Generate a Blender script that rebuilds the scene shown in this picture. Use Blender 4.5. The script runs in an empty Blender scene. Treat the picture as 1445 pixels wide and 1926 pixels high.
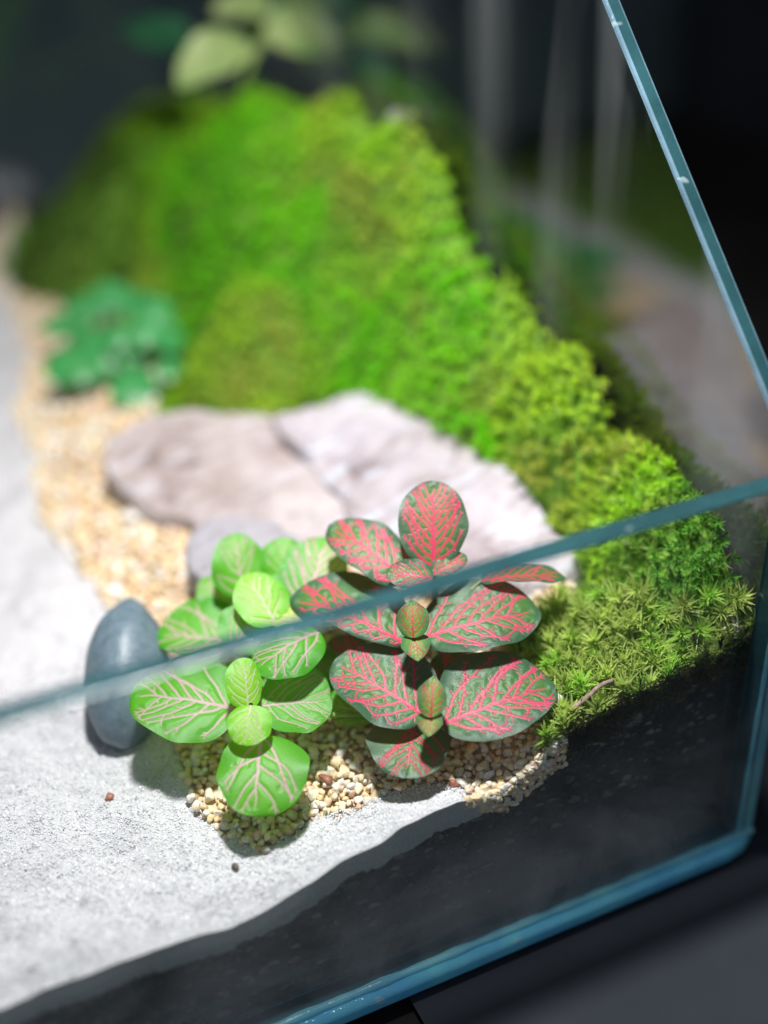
import bpy, math, random
import numpy as np
from mathutils import Vector, Matrix

random.seed(7)
rng = np.random.default_rng(11)
scene = bpy.context.scene
COL = scene.collection

# ------------------------------------------------------------------ camera
PW, PH, FPX = 1445.0, 1926.0, 2400.0
RC = np.array([[0.90254135, -0.2460831, 0.35335848],
               [-0.42990508, -0.46824318, 0.77196499],
               [-0.02450984, -0.84864093, -0.5284012]])
CAM = np.array([-0.15424973, -0.14800924, 0.20744321])
cam_data = bpy.data.cameras.new('camera')
cam = bpy.data.objects.new('camera', cam_data)
COL.objects.link(cam)
scene.camera = cam
m = Matrix.Identity(4)
for r in range(3):
    m[r][0], m[r][1], m[r][2], m[r][3] = RC[r, 0], -RC[r, 1], -RC[r, 2], CAM[r]
cam.matrix_world = m
cam_data.sensor_fit = 'VERTICAL'
cam_data.sensor_height = 36.0
cam_data.sensor_width = 27.0
cam_data.lens = FPX / PH * 36.0
cam_data.clip_start = 0.005
cam_data.clip_end = 60.0
cam_data.dof.use_dof = True
cam_data.dof.focus_distance = 0.246
cam_data.dof.aperture_fstop = 3.5
cam_data.dof.aperture_blades = 0

# ------------------------------------------------------------------ light
world = bpy.data.worlds.new('World')
scene.world = world
world.use_nodes = True
bg = world.node_tree.nodes['Background']
bg.inputs['Color'].default_value = (0.78, 0.89, 1.0, 1)
bg.inputs['Strength'].default_value = 0.30

LAMP = (-0.080, 0.048, 0.375)
ld = bpy.data.lights.new('tank_lamp', 'AREA')
ld.shape = 'DISK'
ld.size = 0.028
ld.energy = 1.05
ld.spread = math.radians(124)
ld.color = (1.0, 0.985, 0.97)
lamp = bpy.data.objects.new('tank_lamp', ld)
COL.objects.link(lamp)
lamp.location = LAMP
tgt = Vector((-0.065, 0.06, 0.04))
lamp.rotation_euler = (tgt - Vector(LAMP)).to_track_quat('-Z', 'Y').to_euler()

scene.view_settings.view_transform = 'Standard'
scene.view_settings.look = 'None'
scene.view_settings.exposure = 0.0
scene.view_settings.gamma = 1.0
scene.view_settings.use_curve_mapping = False
scene.cycles.use_denoising = True
scene.cycles.max_bounces = 10
scene.cycles.diffuse_bounces = 4
scene.cycles.transparent_max_bounces = 24
scene.cycles.caustics_reflective = False
scene.cycles.caustics_refractive = False

# ------------------------------------------------------------------ numeric helpers
def ray(p):
    return RC @ np.array([(p[0] - PW / 2) / FPX, (p[1] - PH / 2) / FPX, 1.0])

def onz(p, z):
    r = ray(p)
    return CAM + r * (z - CAM[2]) / r[2]

def onplane(p, c, n):
    r = ray(p)
    return CAM + r * (np.dot(c - CAM, n) / np.dot(r, n))

def unit(v):
    v = np.asarray(v, float)
    return v / np.linalg.norm(v)

def _hash(ix, iy, iz, seed):
    h = (ix * 374761393 + iy * 668265263 + iz * 2147483647 + seed * 974634777) & 0xFFFFFFFF
    h = ((h ^ (h >> 13)) * 1274126177) & 0xFFFFFFFF
    h = h ^ (h >> 16)
    return (h & 0xFFFF) / 65535.0

def vnoise(P, scale, seed=0):
    """value noise in [-1,1] at points P (n,3), lattice size 1/scale"""
    Q = np.asarray(P, float) * scale + 1000.0
    I = np.floor(Q).astype(np.int64)
    F = Q - I
    F = F * F * (3 - 2 * F)
    out = np.zeros(len(Q))
    for dx in (0, 1):
        wx = F[:, 0] if dx else 1 - F[:, 0]
        for dy in (0, 1):
            wy = F[:, 1] if dy else 1 - F[:, 1]
            for dz in (0, 1):
                wz = F[:, 2] if dz else 1 - F[:, 2]
                out += wx * wy * wz * _hash(I[:, 0] + dx, I[:, 1] + dy, I[:, 2] + dz, seed)
    return out * 2 - 1

def fbm(P, scale, octv=4, seed=0, gain=0.5):
    a, s, o = 1.0, 0.0, 0.0
    out = np.zeros(len(P))
    for k in range(octv):
        out += a * vnoise(P, scale * 2 ** k, seed + k * 17)
        o += a
        a *= gain
    return out / o

def inpoly(x, y, poly):
    x = np.asarray(x); y = np.asarray(y)
    c = np.zeros(x.shape, bool)
    n = len(poly)
    for i in range(n):
        x0, y0 = poly[i]; x1, y1 = poly[(i + 1) % n]
        cond = ((y0 > y) != (y1 > y))
        with np.errstate(divide='ignore', invalid='ignore'):
            xi = (x1 - x0) * (y - y0) / (y1 - y0 + 1e-15) + x0
        c ^= cond & (x < xi)
    return c

def tps(pts):
    P = np.array(pts, float)
    n = len(P)
    def phi(r2):
        return np.where(r2 > 1e-14, r2 * np.log(r2 + 1e-30), 0.0)
    d2 = ((P[:, None, :2] - P[None, :, :2]) ** 2).sum(-1) * 1e4
    A = np.zeros((n + 3, n + 3))
    A[:n, :n] = phi(d2) + np.eye(n) * 0.25
    A[:n, n] = 1; A[:n, n + 1:] = P[:, :2] * 100
    A[n, :n] = 1; A[n + 1:, :n] = (P[:, :2] * 100).T
    w = np.linalg.solve(A, np.concatenate([P[:, 2], [0, 0, 0]]))
    def f(x, y):
        x = np.atleast_1d(np.asarray(x, float)); y = np.atleast_1d(np.asarray(y, float))
        sh = x.shape
        q = np.stack([x.ravel(), y.ravel()], 1)
        out = np.empty(len(q))
        for s in range(0, len(q), 20000):
            b = q[s:s + 20000]
            dd = ((b[:, None] - P[None, :, :2]) ** 2).sum(-1) * 1e4
            out[s:s + 20000] = phi(dd) @ w[:n] + w[n] + (b * 100) @ w[n + 1:]
        return out.reshape(sh)
    return f

# ------------------------------------------------------------------ object helpers
def new_obj(name, mesh, parent=None, mats=()):
    o = bpy.data.objects.new(name, mesh)
    COL.objects.link(o)
    for mt in mats:
        if mesh is not None and mt.name not in [k.name for k in mesh.materials if k]:
            mesh.materials.append(mt)
    if parent is not None:
        o.parent = parent
    return o

def empty(name, loc=(0, 0, 0)):
    o = bpy.data.objects.new(name, None)
    o.empty_display_size = 0.005
    o.location = loc
    COL.objects.link(o)
    return o

def tag(o, label=None, cat=None, group=None, kind=None):
    if label: o['label'] = label
    if cat: o['category'] = cat
    if group: o['group'] = group
    if kind: o['kind'] = kind
    return o

def mesh_np(name, V, F, smooth=True, attrs=None, mat_idx=None):
    """V (n,3); F list/array of tris or quads"""
    me = bpy.data.meshes.new(name)
    V = np.asarray(V, np.float32)
    F = np.asarray(F, np.int32)
    nf, k = F.shape
    me.vertices.add(len(V))
    me.vertices.foreach_set('co', V.ravel())
    me.loops.add(nf * k)
    me.loops.foreach_set('vertex_index', F.ravel())
    me.polygons.add(nf)
    me.polygons.foreach_set('loop_start', np.arange(0, nf * k, k, dtype=np.int32))
    me.polygons.foreach_set('loop_total', np.full(nf, k, np.int32))
    me.polygons.foreach_set('use_smooth', np.full(nf, smooth, bool))
    if mat_idx is not None:
        me.polygons.foreach_set('material_index', np.asarray(mat_idx, np.int32))
    me.update(calc_edges=True)
    for an, (typ, data) in (attrs or {}).items():
        at = me.attributes.new(an, typ, 'POINT')
        if typ == 'FLOAT_COLOR':
            d = np.ones((len(V), 4), np.float32); d[:, :3] = data
            at.data.foreach_set('color', d.ravel())
        else:
            at.data.foreach_set('value', np.asarray(data, np.float32))
    me.validate()
    return me

# ------------------------------------------------------------------ material helpers
class NT:
    def __init__(self, name):
        self.m = bpy.data.materials.new(name)
        self.m.use_nodes = True
        self.t = self.m.node_tree
        self.t.nodes.clear()
        self.out = self.t.nodes.new('ShaderNodeOutputMaterial')
    def n(self, typ, **kw):
        nd = self.t.nodes.new(typ)
        for k, v in kw.items():
            if k.startswith('i_'):
                key = k[2:].replace('_', ' ')
                nd.inputs[key].default_value = v
            else:
                setattr(nd, k, v)
        return nd
    def l(self, a, b):
        self.t.links.new(a, b)
    def noise(self, scale, detail=4, rough=0.55, vec=None, dist=0.0):
        nd = self.n('ShaderNodeTexNoise')
        nd.inputs['Scale'].default_value = scale
        nd.inputs['Detail'].default_value = detail
        nd.inputs['Roughness'].default_value = rough
        nd.inputs['Distortion'].default_value = dist
        self.l(vec if vec is not None else self.coord(), nd.inputs['Vector'])
        return nd.outputs['Fac']
    def coord(self):
        if not hasattr(self, '_c'):
            self._c = self.n('ShaderNodeTexCoord').outputs['Object']
        return self._c
    def ramp(self, fac, stops, interp='LINEAR'):
        nd = self.n('ShaderNodeValToRGB')
        nd.color_ramp.interpolation = interp
        el = nd.color_ramp.elements
        while len(el) < len(stops):
            el.new(0.5)
        for e, (p, c) in zip(el, stops):
            e.position = p
            e.color = (*c, 1) if len(c) == 3 else c
        self.l(fac, nd.inputs['Fac'])
        return nd.outputs['Color']
    def mix(self, a, b, fac, blend='MIX'):
        nd = self.n('ShaderNodeMix', data_type='RGBA', blend_type=blend)
        for sock, v in ((nd.inputs[6], a), (nd.inputs[7], b), (nd.inputs[0], fac)):
            if hasattr(v, 'is_output'):
                self.l(v, sock)
            elif isinstance(v, (int, float)):
                sock.default_value = v
            else:
                sock.default_value = (*v, 1)
        return nd.outputs[2]
    def math(self, op, a, b=0.0, clamp=False):
        nd = self.n('ShaderNodeMath', operation=op, use_clamp=clamp)
        for sock, v in ((nd.inputs[0], a), (nd.inputs[1], b)):
            if hasattr(v, 'is_output'):
                self.l(v, sock)
            else:
                sock.default_value = v
        return nd.outputs[0]
    def attr(self, name, out='Color'):
        nd = self.n('ShaderNodeAttribute', attribute_name=name)
        return nd.outputs[out]
    def bump(self, h, strength=0.5, dist=0.001, normal=None):
        nd = self.n('ShaderNodeBump')
        nd.inputs['Strength'].default_value = strength
        nd.inputs['Distance'].default_value = dist
        self.l(h, nd.inputs['Height'])
        if normal is not None:
            self.l(normal, nd.inputs['Normal'])
        return nd.outputs['Normal']
    def principled(self, color, rough=0.6, normal=None, **kw):
        nd = self.n('ShaderNodeBsdfPrincipled')
        if hasattr(color, 'is_output'):
            self.l(color, nd.inputs['Base Color'])
        else:
            nd.inputs['Base Color'].default_value = (*color, 1)
        if hasattr(rough, 'is_output'):
            self.l(rough, nd.inputs['Roughness'])
        else:
            nd.inputs['Roughness'].default_value = rough
        if normal is not None:
            self.l(normal, nd.inputs['Normal'])
        for k, v in kw.items():
            nd.inputs[k.replace('_', ' ')].default_value = v
        return nd.outputs['BSDF']
    def translucent(self, color, normal=None):
        nd = self.n('ShaderNodeBsdfTranslucent')
        if hasattr(color, 'is_output'):
            self.l(color, nd.inputs['Color'])
        else:
            nd.inputs['Color'].default_value = (*color, 1)
        if normal is not None:
            self.l(normal, nd.inputs['Normal'])
        return nd.outputs[0]
    def mixs(self, a, b, fac):
        nd = self.n('ShaderNodeMixShader')
        if hasattr(fac, 'is_output'):
            self.l(fac, nd.inputs[0])
        else:
            nd.inputs[0].default_value = fac
        self.l(a, nd.inputs[1]); self.l(b, nd.inputs[2])
        return nd.outputs[0]
    def done(self, shader):
        self.l(shader, self.out.inputs['Surface'])
        return self.m

def schlick(N, f0=0.04):
    g = N.n('ShaderNodeNewGeometry')
    d = N.n('ShaderNodeVectorMath', operation='DOT_PRODUCT')
    N.l(g.outputs['Incoming'], d.inputs[0]); N.l(g.outputs['Normal'], d.inputs[1])
    c = N.math('ABSOLUTE', d.outputs['Value'])
    k = N.math('POWER', N.math('SUBTRACT', 1.0, c, True), 5.0)
    return N.math('ADD', N.math('MULTIPLY', k, 1 - f0), f0, True)

def glass_face(name, dust, streaks=0.0, f0=0.04, haze=0.0):
    N = NT(name)
    tr = N.n('ShaderNodeBsdfTransparent'); tr.inputs['Color'].default_value = (0.975, 0.99, 0.988, 1)
    gl = N.n('ShaderNodeBsdfAnisotropic'); gl.inputs['Roughness'].default_value = 0.012
    base = N.mixs(tr.outputs[0], gl.outputs[0], schlick(N, f0))
    df = N.n('ShaderNodeBsdfDiffuse'); df.inputs['Color'].default_value = (0.8, 0.82, 0.85, 1)
    tl = N.translucent((0.8, 0.82, 0.85))
    dirt_haze = N.mixs(df.outputs[0], tl, 0.5)
    co = N.coord()
    # smudges and dried drops
    big = N.ramp(N.noise(30, 5, 0.6, dist=.8), [(0.50, (0, 0, 0)), (0.78, (.5, .5, .5))])
    drop = N.ramp(N.noise(260, 3, 0.5), [(0.69, (0, 0, 0)), (0.74, (1, 1, 1))])
    tiny = N.ramp(N.noise(1100, 2, 0.5), [(0.72, (0, 0, 0)), (0.76, (1, 1, 1))])
    a = N.math('ADD', N.math('MULTIPLY', big, 0.5), N.math('ADD', N.math('MULTIPLY', drop, 0.9), tiny))
    fac = N.math('MULTIPLY', a, dust, True)
    if streaks:
        mp = N.n('ShaderNodeMapping'); mp.inputs['Scale'].default_value = (1, 34, 4.5)
        N.l(co, mp.inputs['Vector'])
        st = N.ramp(N.noise(1.6, 2, 0.4, mp.outputs[0]), [(0.50, (0, 0, 0)), (0.72, (1, 1, 1))])
        fac = N.math('ADD', fac, N.math('MULTIPLY', st, streaks), True)
    if haze:        # room reflection painted as pale haze on the glass below the substrate line
        sx_ = N.n('ShaderNodeSeparateXYZ'); N.l(co, sx_.inputs[0])
        lowz = N.ramp(N.math('MULTIPLY', sx_.outputs['Z'], 20.0), [(0.1, (1, 1, 1)), (0.85, (0, 0, 0))])
        bl = N.ramp(N.noise(24, 5, .62, dist=1.2), [(.36, (.12, .12, .12)), (.68, (1, 1, 1))])
        fac = N.math('ADD', fac, N.math('MULTIPLY', N.math('MULTIPLY', lowz, bl), haze), True)
    return N.done(N.mixs(base, dirt_haze, fac))

def glass_edge(name, col, tcol, rough=0.22):
    N = NT(name)
    nz = N.noise(700, 3, 0.6)
    chips = N.ramp(N.noise(190, 2, 0.5), [(0.71, (0, 0, 0)), (0.76, (1, 1, 1))])
    nrm = N.bump(N.math('ADD', nz, N.math('MULTIPLY', chips, 1.5)), 0.25, 0.0006)
    c = N.mix(col, tuple(min(1, k * 1.7) for k in col), N.ramp(N.noise(60, 3, .6), [(.4, (0, 0, 0)), (.7, (1, 1, 1))]))
    c = N.mix(c, (0.6, 0.75, 0.8), N.math('MULTIPLY', chips, 0.6))
    p = N.principled(c, rough, nrm, Specular_IOR_Level=0.8)
    return N.done(N.mixs(p, N.translucent(tcol), 0.45))

M = {}
M['glass_front'] = glass_face('front_glass', 0.16, haze=0.42)
M['glass_side'] = glass_face('side_glass', 0.02, 0.16, 0.15)
M['glass_plain'] = glass_face('plain_glass', 0.01)
M['edge'] = glass_edge('glass_edge', (0.030, 0.095, 0.112), (0.06, 0.24, 0.30))
M['base_edge'] = glass_edge('base_edge', (0.17, 0.64, 0.98), (0.15, 0.66, 1.0), 0.12)
M['seam'] = glass_edge('seam', (0.26, 0.66, 0.80), (0.3, 0.75, 0.9), 0.25)
M['arris'] = glass_edge('arris', (0.17, 0.28, 0.36), (0.12, 0.36, 0.46), 0.15)  # paler bevel colour stands in for the lamp highlight on the rim

# ------------------------------------------------------------------ structure: table and room
def sheet(name, pts, mat, kind='structure'):
    me = bpy.data.meshes.new(name)
    me.from_pydata(pts, [], [tuple(range(len(pts)))])
    o = new_obj(name, me, None, [mat])
    o['kind'] = kind
    return o

N = NT('dark_table')
c = N.ramp(N.noise(9, 4, 0.6), [(0.35, (0.008, 0.007, 0.0075)), (0.7, (0.017, 0.015, 0.015))])
M['table'] = N.done(N.principled(c, 0.6, Specular_IOR_Level=0.12))
N = NT('dark_wall')
c = N.ramp(N.noise(3.2, 3, 0.5), [(0.35, (0.05, 0.075, 0.082)), (0.7, (0.15, 0.20, 0.225))])
M['wall'] = N.done(N.principled(c, 0.9))
sheet('table', [(-3, -3, -0.0072), (3, -3, -0.0072), (3, 0.52, -0.0072), (-3, 0.52, -0.0072)], M['table'])
N = NT('grey_mat')
c = N.ramp(N.noise(14, 4, 0.6), [(0.35, (0.018, 0.021, 0.028)), (0.7, (0.028, 0.032, 0.042))])
M['mat'] = N.done(N.principled(c, 0.7, Specular_IOR_Level=0.15))
sheet('table_mat', [(-0.085, -0.5, -0.0052), (0.055, -0.5, -0.0052), (0.055, 0.06, -0.0052), (-0.085, 0.06, -0.0052)], M['mat'])
sheet('wall_back', [(-3, 0.52, -0.0072), (0.36, 0.52, -0.0072), (0.36, 0.52, 1.2), (-3, 0.52, 1.2)], M['wall'])
N = NT('black_panel')
M['panel'] = N.done(N.principled(N.ramp(N.noise(6, 3, .5), [(.35, (.018, .019, .024)), (.7, (.045, .046, .055))]), .5, Specular_IOR_Level=.2))
sheet('added_panel_right', [(0.36, -0.35, -0.0072), (0.36, 0.52, -0.0072), (0.36, 0.52, 1.2), (0.36, -0.35, 1.2)], M['panel'])  # black panel added to hide the grey world at upper right

# ------------------------------------------------------------------ glass tank
TG, TS = 0.0044, 0.0037
XL, YB, HF = -0.30, 0.36, 0.0886
tank = empty('glass_tank', (-0.15, 0.0, -0.0044))
tag(tank, 'open glass tank with low front pane and slanted side rim, holding sand, stones and plants', 'glass tank')

def slab(name, poly, off, mats, parent, bevel=0.0004, seg=2):
    """poly: list of 3D points (planar), extruded by vector off; big faces mat 0, rim mat 1"""
    n = len(poly)
    V = [Vector(p) for p in poly] + [Vector(p) + Vector(off) for p in poly]
    F = [tuple(range(n))[::-1], tuple(range(n, 2 * n))]
    F += [(i, (i + 1) % n, n + (i + 1) % n, n + i) for i in range(n)]
    me = bpy.data.meshes.new(name)
    me.from_pydata(V, [], F)
    import bmesh
    bm = bmesh.new(); bm.from_mesh(me)
    bmesh.ops.recalc_face_normals(bm, faces=bm.faces)
    bm.to_mesh(me); bm.free()
    for mt in mats: me.materials.append(mt)
    for i, p in enumerate(me.polygons):
        p.material_index = 0 if i < 2 else 1
    o = new_obj(name, me, parent)
    o.matrix_parent_inverse = parent.matrix_world.inverted() if False else Matrix.Translation(-Vector(parent.location))
    if bevel:
        b = o.modifiers.new('arris', 'BEVEL'); b.width = bevel; b.segments = seg; b.limit_method = 'ANGLE'
        b.material = {1: -1, 2: 1}.get(len(mats), len(mats) - 1)
    return o

def keep(o, parent):
    o.parent = parent
    o.matrix_parent_inverse = Matrix.Translation(-Vector(parent.location))
    return o

ZT = 0.30
slab('front_pane', [(XL, 0, 0.0002), (-TG - 0.0003, 0, 0.0002), (-TG - 0.0003, 0, HF), (XL, 0, HF)], (0, TG, 0),
     [M['glass_front'], M['edge']], tank)
slab('side_pane', [(0, 0, 0.0002), (0, YB, 0.0002), (0, YB, ZT), (0, ZT - HF, ZT), (0, 0, HF)], (-TS, 0, 0),
     [M['glass_side'], M['edge'], M['seam'], M['arris']], tank, 0.0007, 2).data.polygons[6].material_index = 2  # front rim takes the brighter seam colour, as if lit through the glass
slab('side_pane', [(XL - 0.0003, 0, 0.0002), (XL - 0.0003, YB, 0.0002), (XL - 0.0003, YB, ZT), (XL - 0.0003, ZT - HF, ZT), (XL - 0.0003, 0, HF)],
     (-TG, 0, 0), [M['glass_plain'], M['edge']], tank)
slab('back_pane', [(XL, YB + 0.0003, 0.0002), (0, YB + 0.0003, 0.0002), (0, YB + 0.0003, ZT), (XL, YB + 0.0003, ZT)], (0, TG, 0),
     [M['glass_plain'], M['edge']], tank)
slab('base_plate', [(XL - 0.005, -0.0030, -0.0044), (-0.0085, -0.0030, -0.0044), (-0.0042, -0.0022, -0.0044), (-0.0012, -0.0006, -0.0044), (0.0006, 0.0022, -0.0044), (0.0010, 0.006, -0.0044), (0.0010, YB + 0.006, -0.0044), (XL - 0.005, YB + 0.006, -0.0044)],
     (0, 0, 0.0044), [M['base_edge'], M['base_edge']], tank, 0.0016, 5)
# silicone seams: a bead along the foot of the front pane and up the corner
def bead(name, p0, p1, r, parent, mat, seed=0, ax=None):
    p0 = np.array(p0); p1 = np.array(p1)
    L = np.linalg.norm(p1 - p0); d = (p1 - p0) / L
    n = int(L / 0.0022); k = 8
    a = np.cross(d, [0.3, 0.2, 0.9]); a = unit(a); b = np.cross(d, a)
    s = np.linspace(0, 1, n + 1)
    V = []
    for i, t in enumerate(s):
        rr = r * (1 + 0.22 * math.sin(i * 1.3 + seed) * math.sin(i * 0.37 + seed))
        for j in range(k):
            an = 2 * math.pi * j / k
            V.append(p0 + d * L * t + (a * math.cos(an) + b * math.sin(an)) * rr)
    F = [(i * k + j, i * k + (j + 1) % k, (i + 1) * k + (j + 1) % k, (i + 1) * k + j) for i in range(n) for j in range(k)]
    o = new_obj(name, mesh_np(name, V, F), None, [mat])
    return keep(o, parent)
bead('silicone_seam', (XL, -0.0003, 0.0002), (-0.001, -0.0003, 0.0002), 0.0009, tank, M['seam'], 1)
bead('silicone_seam', (-TG - 0.0002, -0.0002, 0.001), (-TG - 0.0002, -0.0002, HF - 0.004), 0.0005, tank, M['seam'], 2)

# ------------------------------------------------------------------ terrain heights
FY, RX = TG + 0.0004, -TG - 0.0004
_lp = [(0, 1903), (75, 1868), (150, 1843), (239, 1808), (349, 1769), (438, 1744), (500, 1714), (538, 1689), (588, 1659), (643, 1619), (720, 1584), (752, 1558), (819, 1525), (864, 1508), (909, 1502),
       (960, 1476), (1050, 1400), (1120, 1362), (1250, 1290), (1350, 1240), (1440, 1200)]
def ony(p, y):
    r = ray(p)
    return CAM + r * (y - CAM[1]) / r[1]
lip = [(-0.30, .0185), (-0.20, .0212)] + [(float(ony(p, FY)[0]), float(ony(p, FY)[2])) for p in _lp]
LPX = np.array([a for a, b in lip]); LPZ = np.array([b for a, b in lip])
TP = [(x, .005, z) for x, z in lip[::2]]
TP += [(-.30, .1, .026), (-.22, .08, .027), (-.17, .05, .0255), (-.22, .2, .032), (-.30, .34, .037), (-.20, .34, .038), (-.13, .30, .038), (-.16, .15, .031),
       (-.14, .07, .028), (-.12, .05, .029), (-.107, .014, .0272), (-.088, .016, .0295), (-.07, .016, .0335), (-.058, .009, .036), (-.06, .025, .0365), (-.08, .03, .033),
       (-.10, .045, .032), (-.095, .07, .035), (-.07, .05, .038), (-.11, .10, .033), (-.115, .145, .034), (-.11, .19, .036), (-.10, .23, .037), (-.095, .27, .038),
       (-.09, .12, .037), (-.085, .165, .041), (-.075, .20, .042), (-.07, .10, .040), (-.05, .10, .043), (-.05, .06, .042)]
MP = [(RX, .006, .047), (RX, .012, .063), (RX, .02, .0705), (RX, .046, .0735), (RX, .06, .0745), (RX, .078, .081), (RX, .095, .0855), (RX, .124, .0985), (RX, .137, .1065),
      (RX, .1625, .1085), (RX, .22, .108), (RX, .28, .098), (RX, .36, .09),
      (-.027, .033, .051), (-.030, .05, .050), (-.030, .077, .050), (-.033, .106, .049), (-.035, .13, .049), (-.050, .145, .046), (-.077, .160, .042),
      (-.061, .207, .043), (-.064, .27, .042), (-.092, .29, .041), (-.10, .315, .041),
      (-.03, .16, .078), (-.043, .2, .079), (-.043, .25, .084), (-.03, .225, .099), (-.02, .23, .102), (-.045, .29, .078), (-.062, .32, .058), (-.085, .35, .042), (-.11, .35, .030),
      (-.024, .008, .043), (-.035, .02, .0475), (-.018, .02, .060), (-.046, .022, .041)]
HT = tps(TP + MP)
_tx = np.linspace(-.305, 0, 400)
_tz = HT(_tx, np.full(400, FY))
def height(x, y):
    x = np.atleast_1d(np.asarray(x, float)); y = np.atleast_1d(np.asarray(y, float))
    return HT(x, y) + (np.interp(x, LPX, LPZ) - np.interp(x, _tx, _tz)) * np.exp(-((y - FY) / .007) ** 2)

def ground(p, dz=0.0):
    z = 0.04
    for _ in range(40):
        q = onz(p, z)
        zn = float(height(q[0], q[1])[0]) + dz
        z = z * 0.5 + zn * 0.5
    return onz(p, z)

# stones: outlines on their own tilted top planes
def plane_outline(outline, zc, normal):
    nrm = unit(normal)
    pix = np.array(outline, float)
    C0 = onz(pix.mean(0), zc)
    pts = np.array([onplane(p, C0, nrm) for p in pix])
    return pts, pts.mean(0), nrm
STONES = [
    ([(500, 800), (570, 770), (640, 742), (690, 736), (765, 775), (840, 815), (915, 860), (985, 920), (1040, 985), (1095, 1045), (1075, 1090), (960, 1120), (860, 1125), (760, 1070), (690, 1010), (640, 930), (575, 850)],
     .0535, (-.26, -.14, .95)),
    ([(195, 815), (300, 783), (420, 775), (520, 790), (585, 845), (640, 930), (720, 1040), (640, 1060), (520, 1040), (430, 1000), (340, 965), (240, 925), (185, 870)],
     .0470, (-.20, -.20, .96)),
    ([(350, 1010), (385, 970), (460, 965), (540, 1000), (600, 1060), (600, 1130), (520, 1150), (430, 1120), (370, 1090), (345, 1050)],
     .047, (-.15, -.22, .95)),
]
SPLAN = []
for ol_, zc_, nm_ in STONES:
    pts_, c_, n_ = plane_outline(ol_, zc_, nm_)
    SPLAN.append(([tuple((p - c_)[:2] * 1.04 + c_[:2]) for p in pts_], c_, n_, [tuple((p - c_)[:2] * .965 + c_[:2]) for p in pts_]))
def in_stone(x, y):
    r_ = np.zeros(np.shape(x), bool)
    for _, _, _, pl in SPLAN:
        r_ |= inpoly(x, y, pl)
    return r_

# regions in plan
MOSS = [(-.0495, .004), (.0, .004), (.0, .37), (-.070, .37), (-.083, .345), (-.094, .315), (-.096, .288), (-.068, .264), (-.062, .215), (-.080, .168), (-.079, .157), (-.050, .140),
        (-.036, .128), (-.031, .10), (-.028, .07), (-.028, .045), (-.027, .034), (-.042, .030), (-.0465, .016)]
GRAVEL = [(-.111, .0235), (-.106, .0165), (-.099, .018), (-.092, .0195), (-.086, .0165), (-.078, .0155), (-.070, .0125), (-.0655, .004), (-.047, .004), (-.044, .02), (-.04, .032), (-.026, .034), (-.026, .13), (-.05, .142),
          (-.078, .158), (-.06, .215), (-.066, .264), (-.098, .288), (-.096, .315), (-.085, .345), (-.072, .37), (-.12, .37), (-.112, .33), (-.108, .31), (-.096, .275), (-.101, .235), (-.112, .20), (-.113, .17),
          (-.118, .145), (-.114, .115), (-.112, .10), (-.109, .075), (-.112, .05), (-.114, .035)]

# the moss grows as separate cushions with clefts between them: centre in plan, radius, rise, tint
CUSH = []
for px_, rr_, up_, ti_ in [((430, 330), .036, .010, 0), ((745, 330), .024, .009, 2), ((770, 510), .027, .011, 1), ((470, 655), .023, .009, 3), ((880, 700), .018, .009, 1), ((640, 640), .017, .006, 4),
                           ((1180, 880), .018, .003, 2), ((150, 430), .022, .012, 5), ((1040, 770), .015, .008, 3), ((1290, 970), .014, .002, 4), ((560, 470), .020, .006, 0), ((960, 620), .015, .008, 2), ((300, 500), .018, .006, 3),
                           ((860, 850), .013, .007, 0), ((620, 220), .022, .006, 2), ((250, 230), .028, .006, 5)]:
    g_ = ground(px_, .004)
    CUSH.append((g_[0], g_[1], rr_ * .80, up_ * 1.5 + .005, ti_))
def lump(x, y, tint=False):
    P = np.stack([x, y, np.zeros_like(x)], 1)
    wx = x + .0045 * vnoise(P, 90, 83) + .002 * vnoise(P, 240, 85); wy = y + .0045 * vnoise(P, 90, 84) + .002 * vnoise(P, 240, 86)
    best = np.full(len(x), -.009); ti = np.full(len(x), 4)
    for cx, cy, rr, up, t_ in CUSH:
        d2 = ((wx - cx) ** 2 + ((wy - cy) * .8) ** 2) / rr ** 2
        h = np.where(d2 < 1, up * np.clip(1 - d2, 0, 1) ** .5 - .009, -.009)
        k = h > best
        best = np.where(k, h, best); ti = np.where(k, t_, ti)
    best = best * np.clip((y - FY) / .02, 0, 1) + .0010 * vnoise(P, 120, 82)
    return ti if tint else best

LEFTB = [(-.31, .37), (-.31, .085), (-.172, .085), (-.143, .13), (-.132, .20), (-.124, .28), (-.124, .37)]
gx = np.unique(np.concatenate([np.arange(XL + .0006, -.17, .002), np.arange(-.17, RX, .0009), [RX]]))
gy = np.unique(np.concatenate([np.arange(FY, .11, .0009), np.arange(.11, YB, .0022), [YB - .0004]]))
GX, GY = np.meshgrid(gx, gy, indexing='ij')
PT = np.stack([GX.ravel(), GY.ravel(), np.zeros(GX.size)], 1)
GZ = height(GX, GY)
jit = 0.0022 * vnoise(PT, 170, 3) + 0.0012 * vnoise(PT, 420, 5)
jit2 = 0.0022 * vnoise(PT, 170, 8) + 0.0012 * vnoise(PT, 420, 9)
in_m = inpoly(PT[:, 0] + jit, PT[:, 1] + jit2, MOSS).reshape(GX.shape)
in_g = inpoly(PT[:, 0] + jit, PT[:, 1] + jit2, GRAVEL).reshape(GX.shape) & ~in_m
near = np.clip((.14 - GY) / .06, 0, 1)
def sand_relief(P):
    lf = np.clip((-.085 - P[:, 0]) / .04, .25, 1)
    return (.0020 * fbm(P, 55, 2, 20) * lf + .0019 * fbm(P, 170, 3, 21) * lf + .0006 * fbm(P, 520, 3, 22))
sand_rel = sand_relief(PT).reshape(GX.shape)
fade = np.clip((GY - FY) / .004, 0.3, 1)
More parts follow.
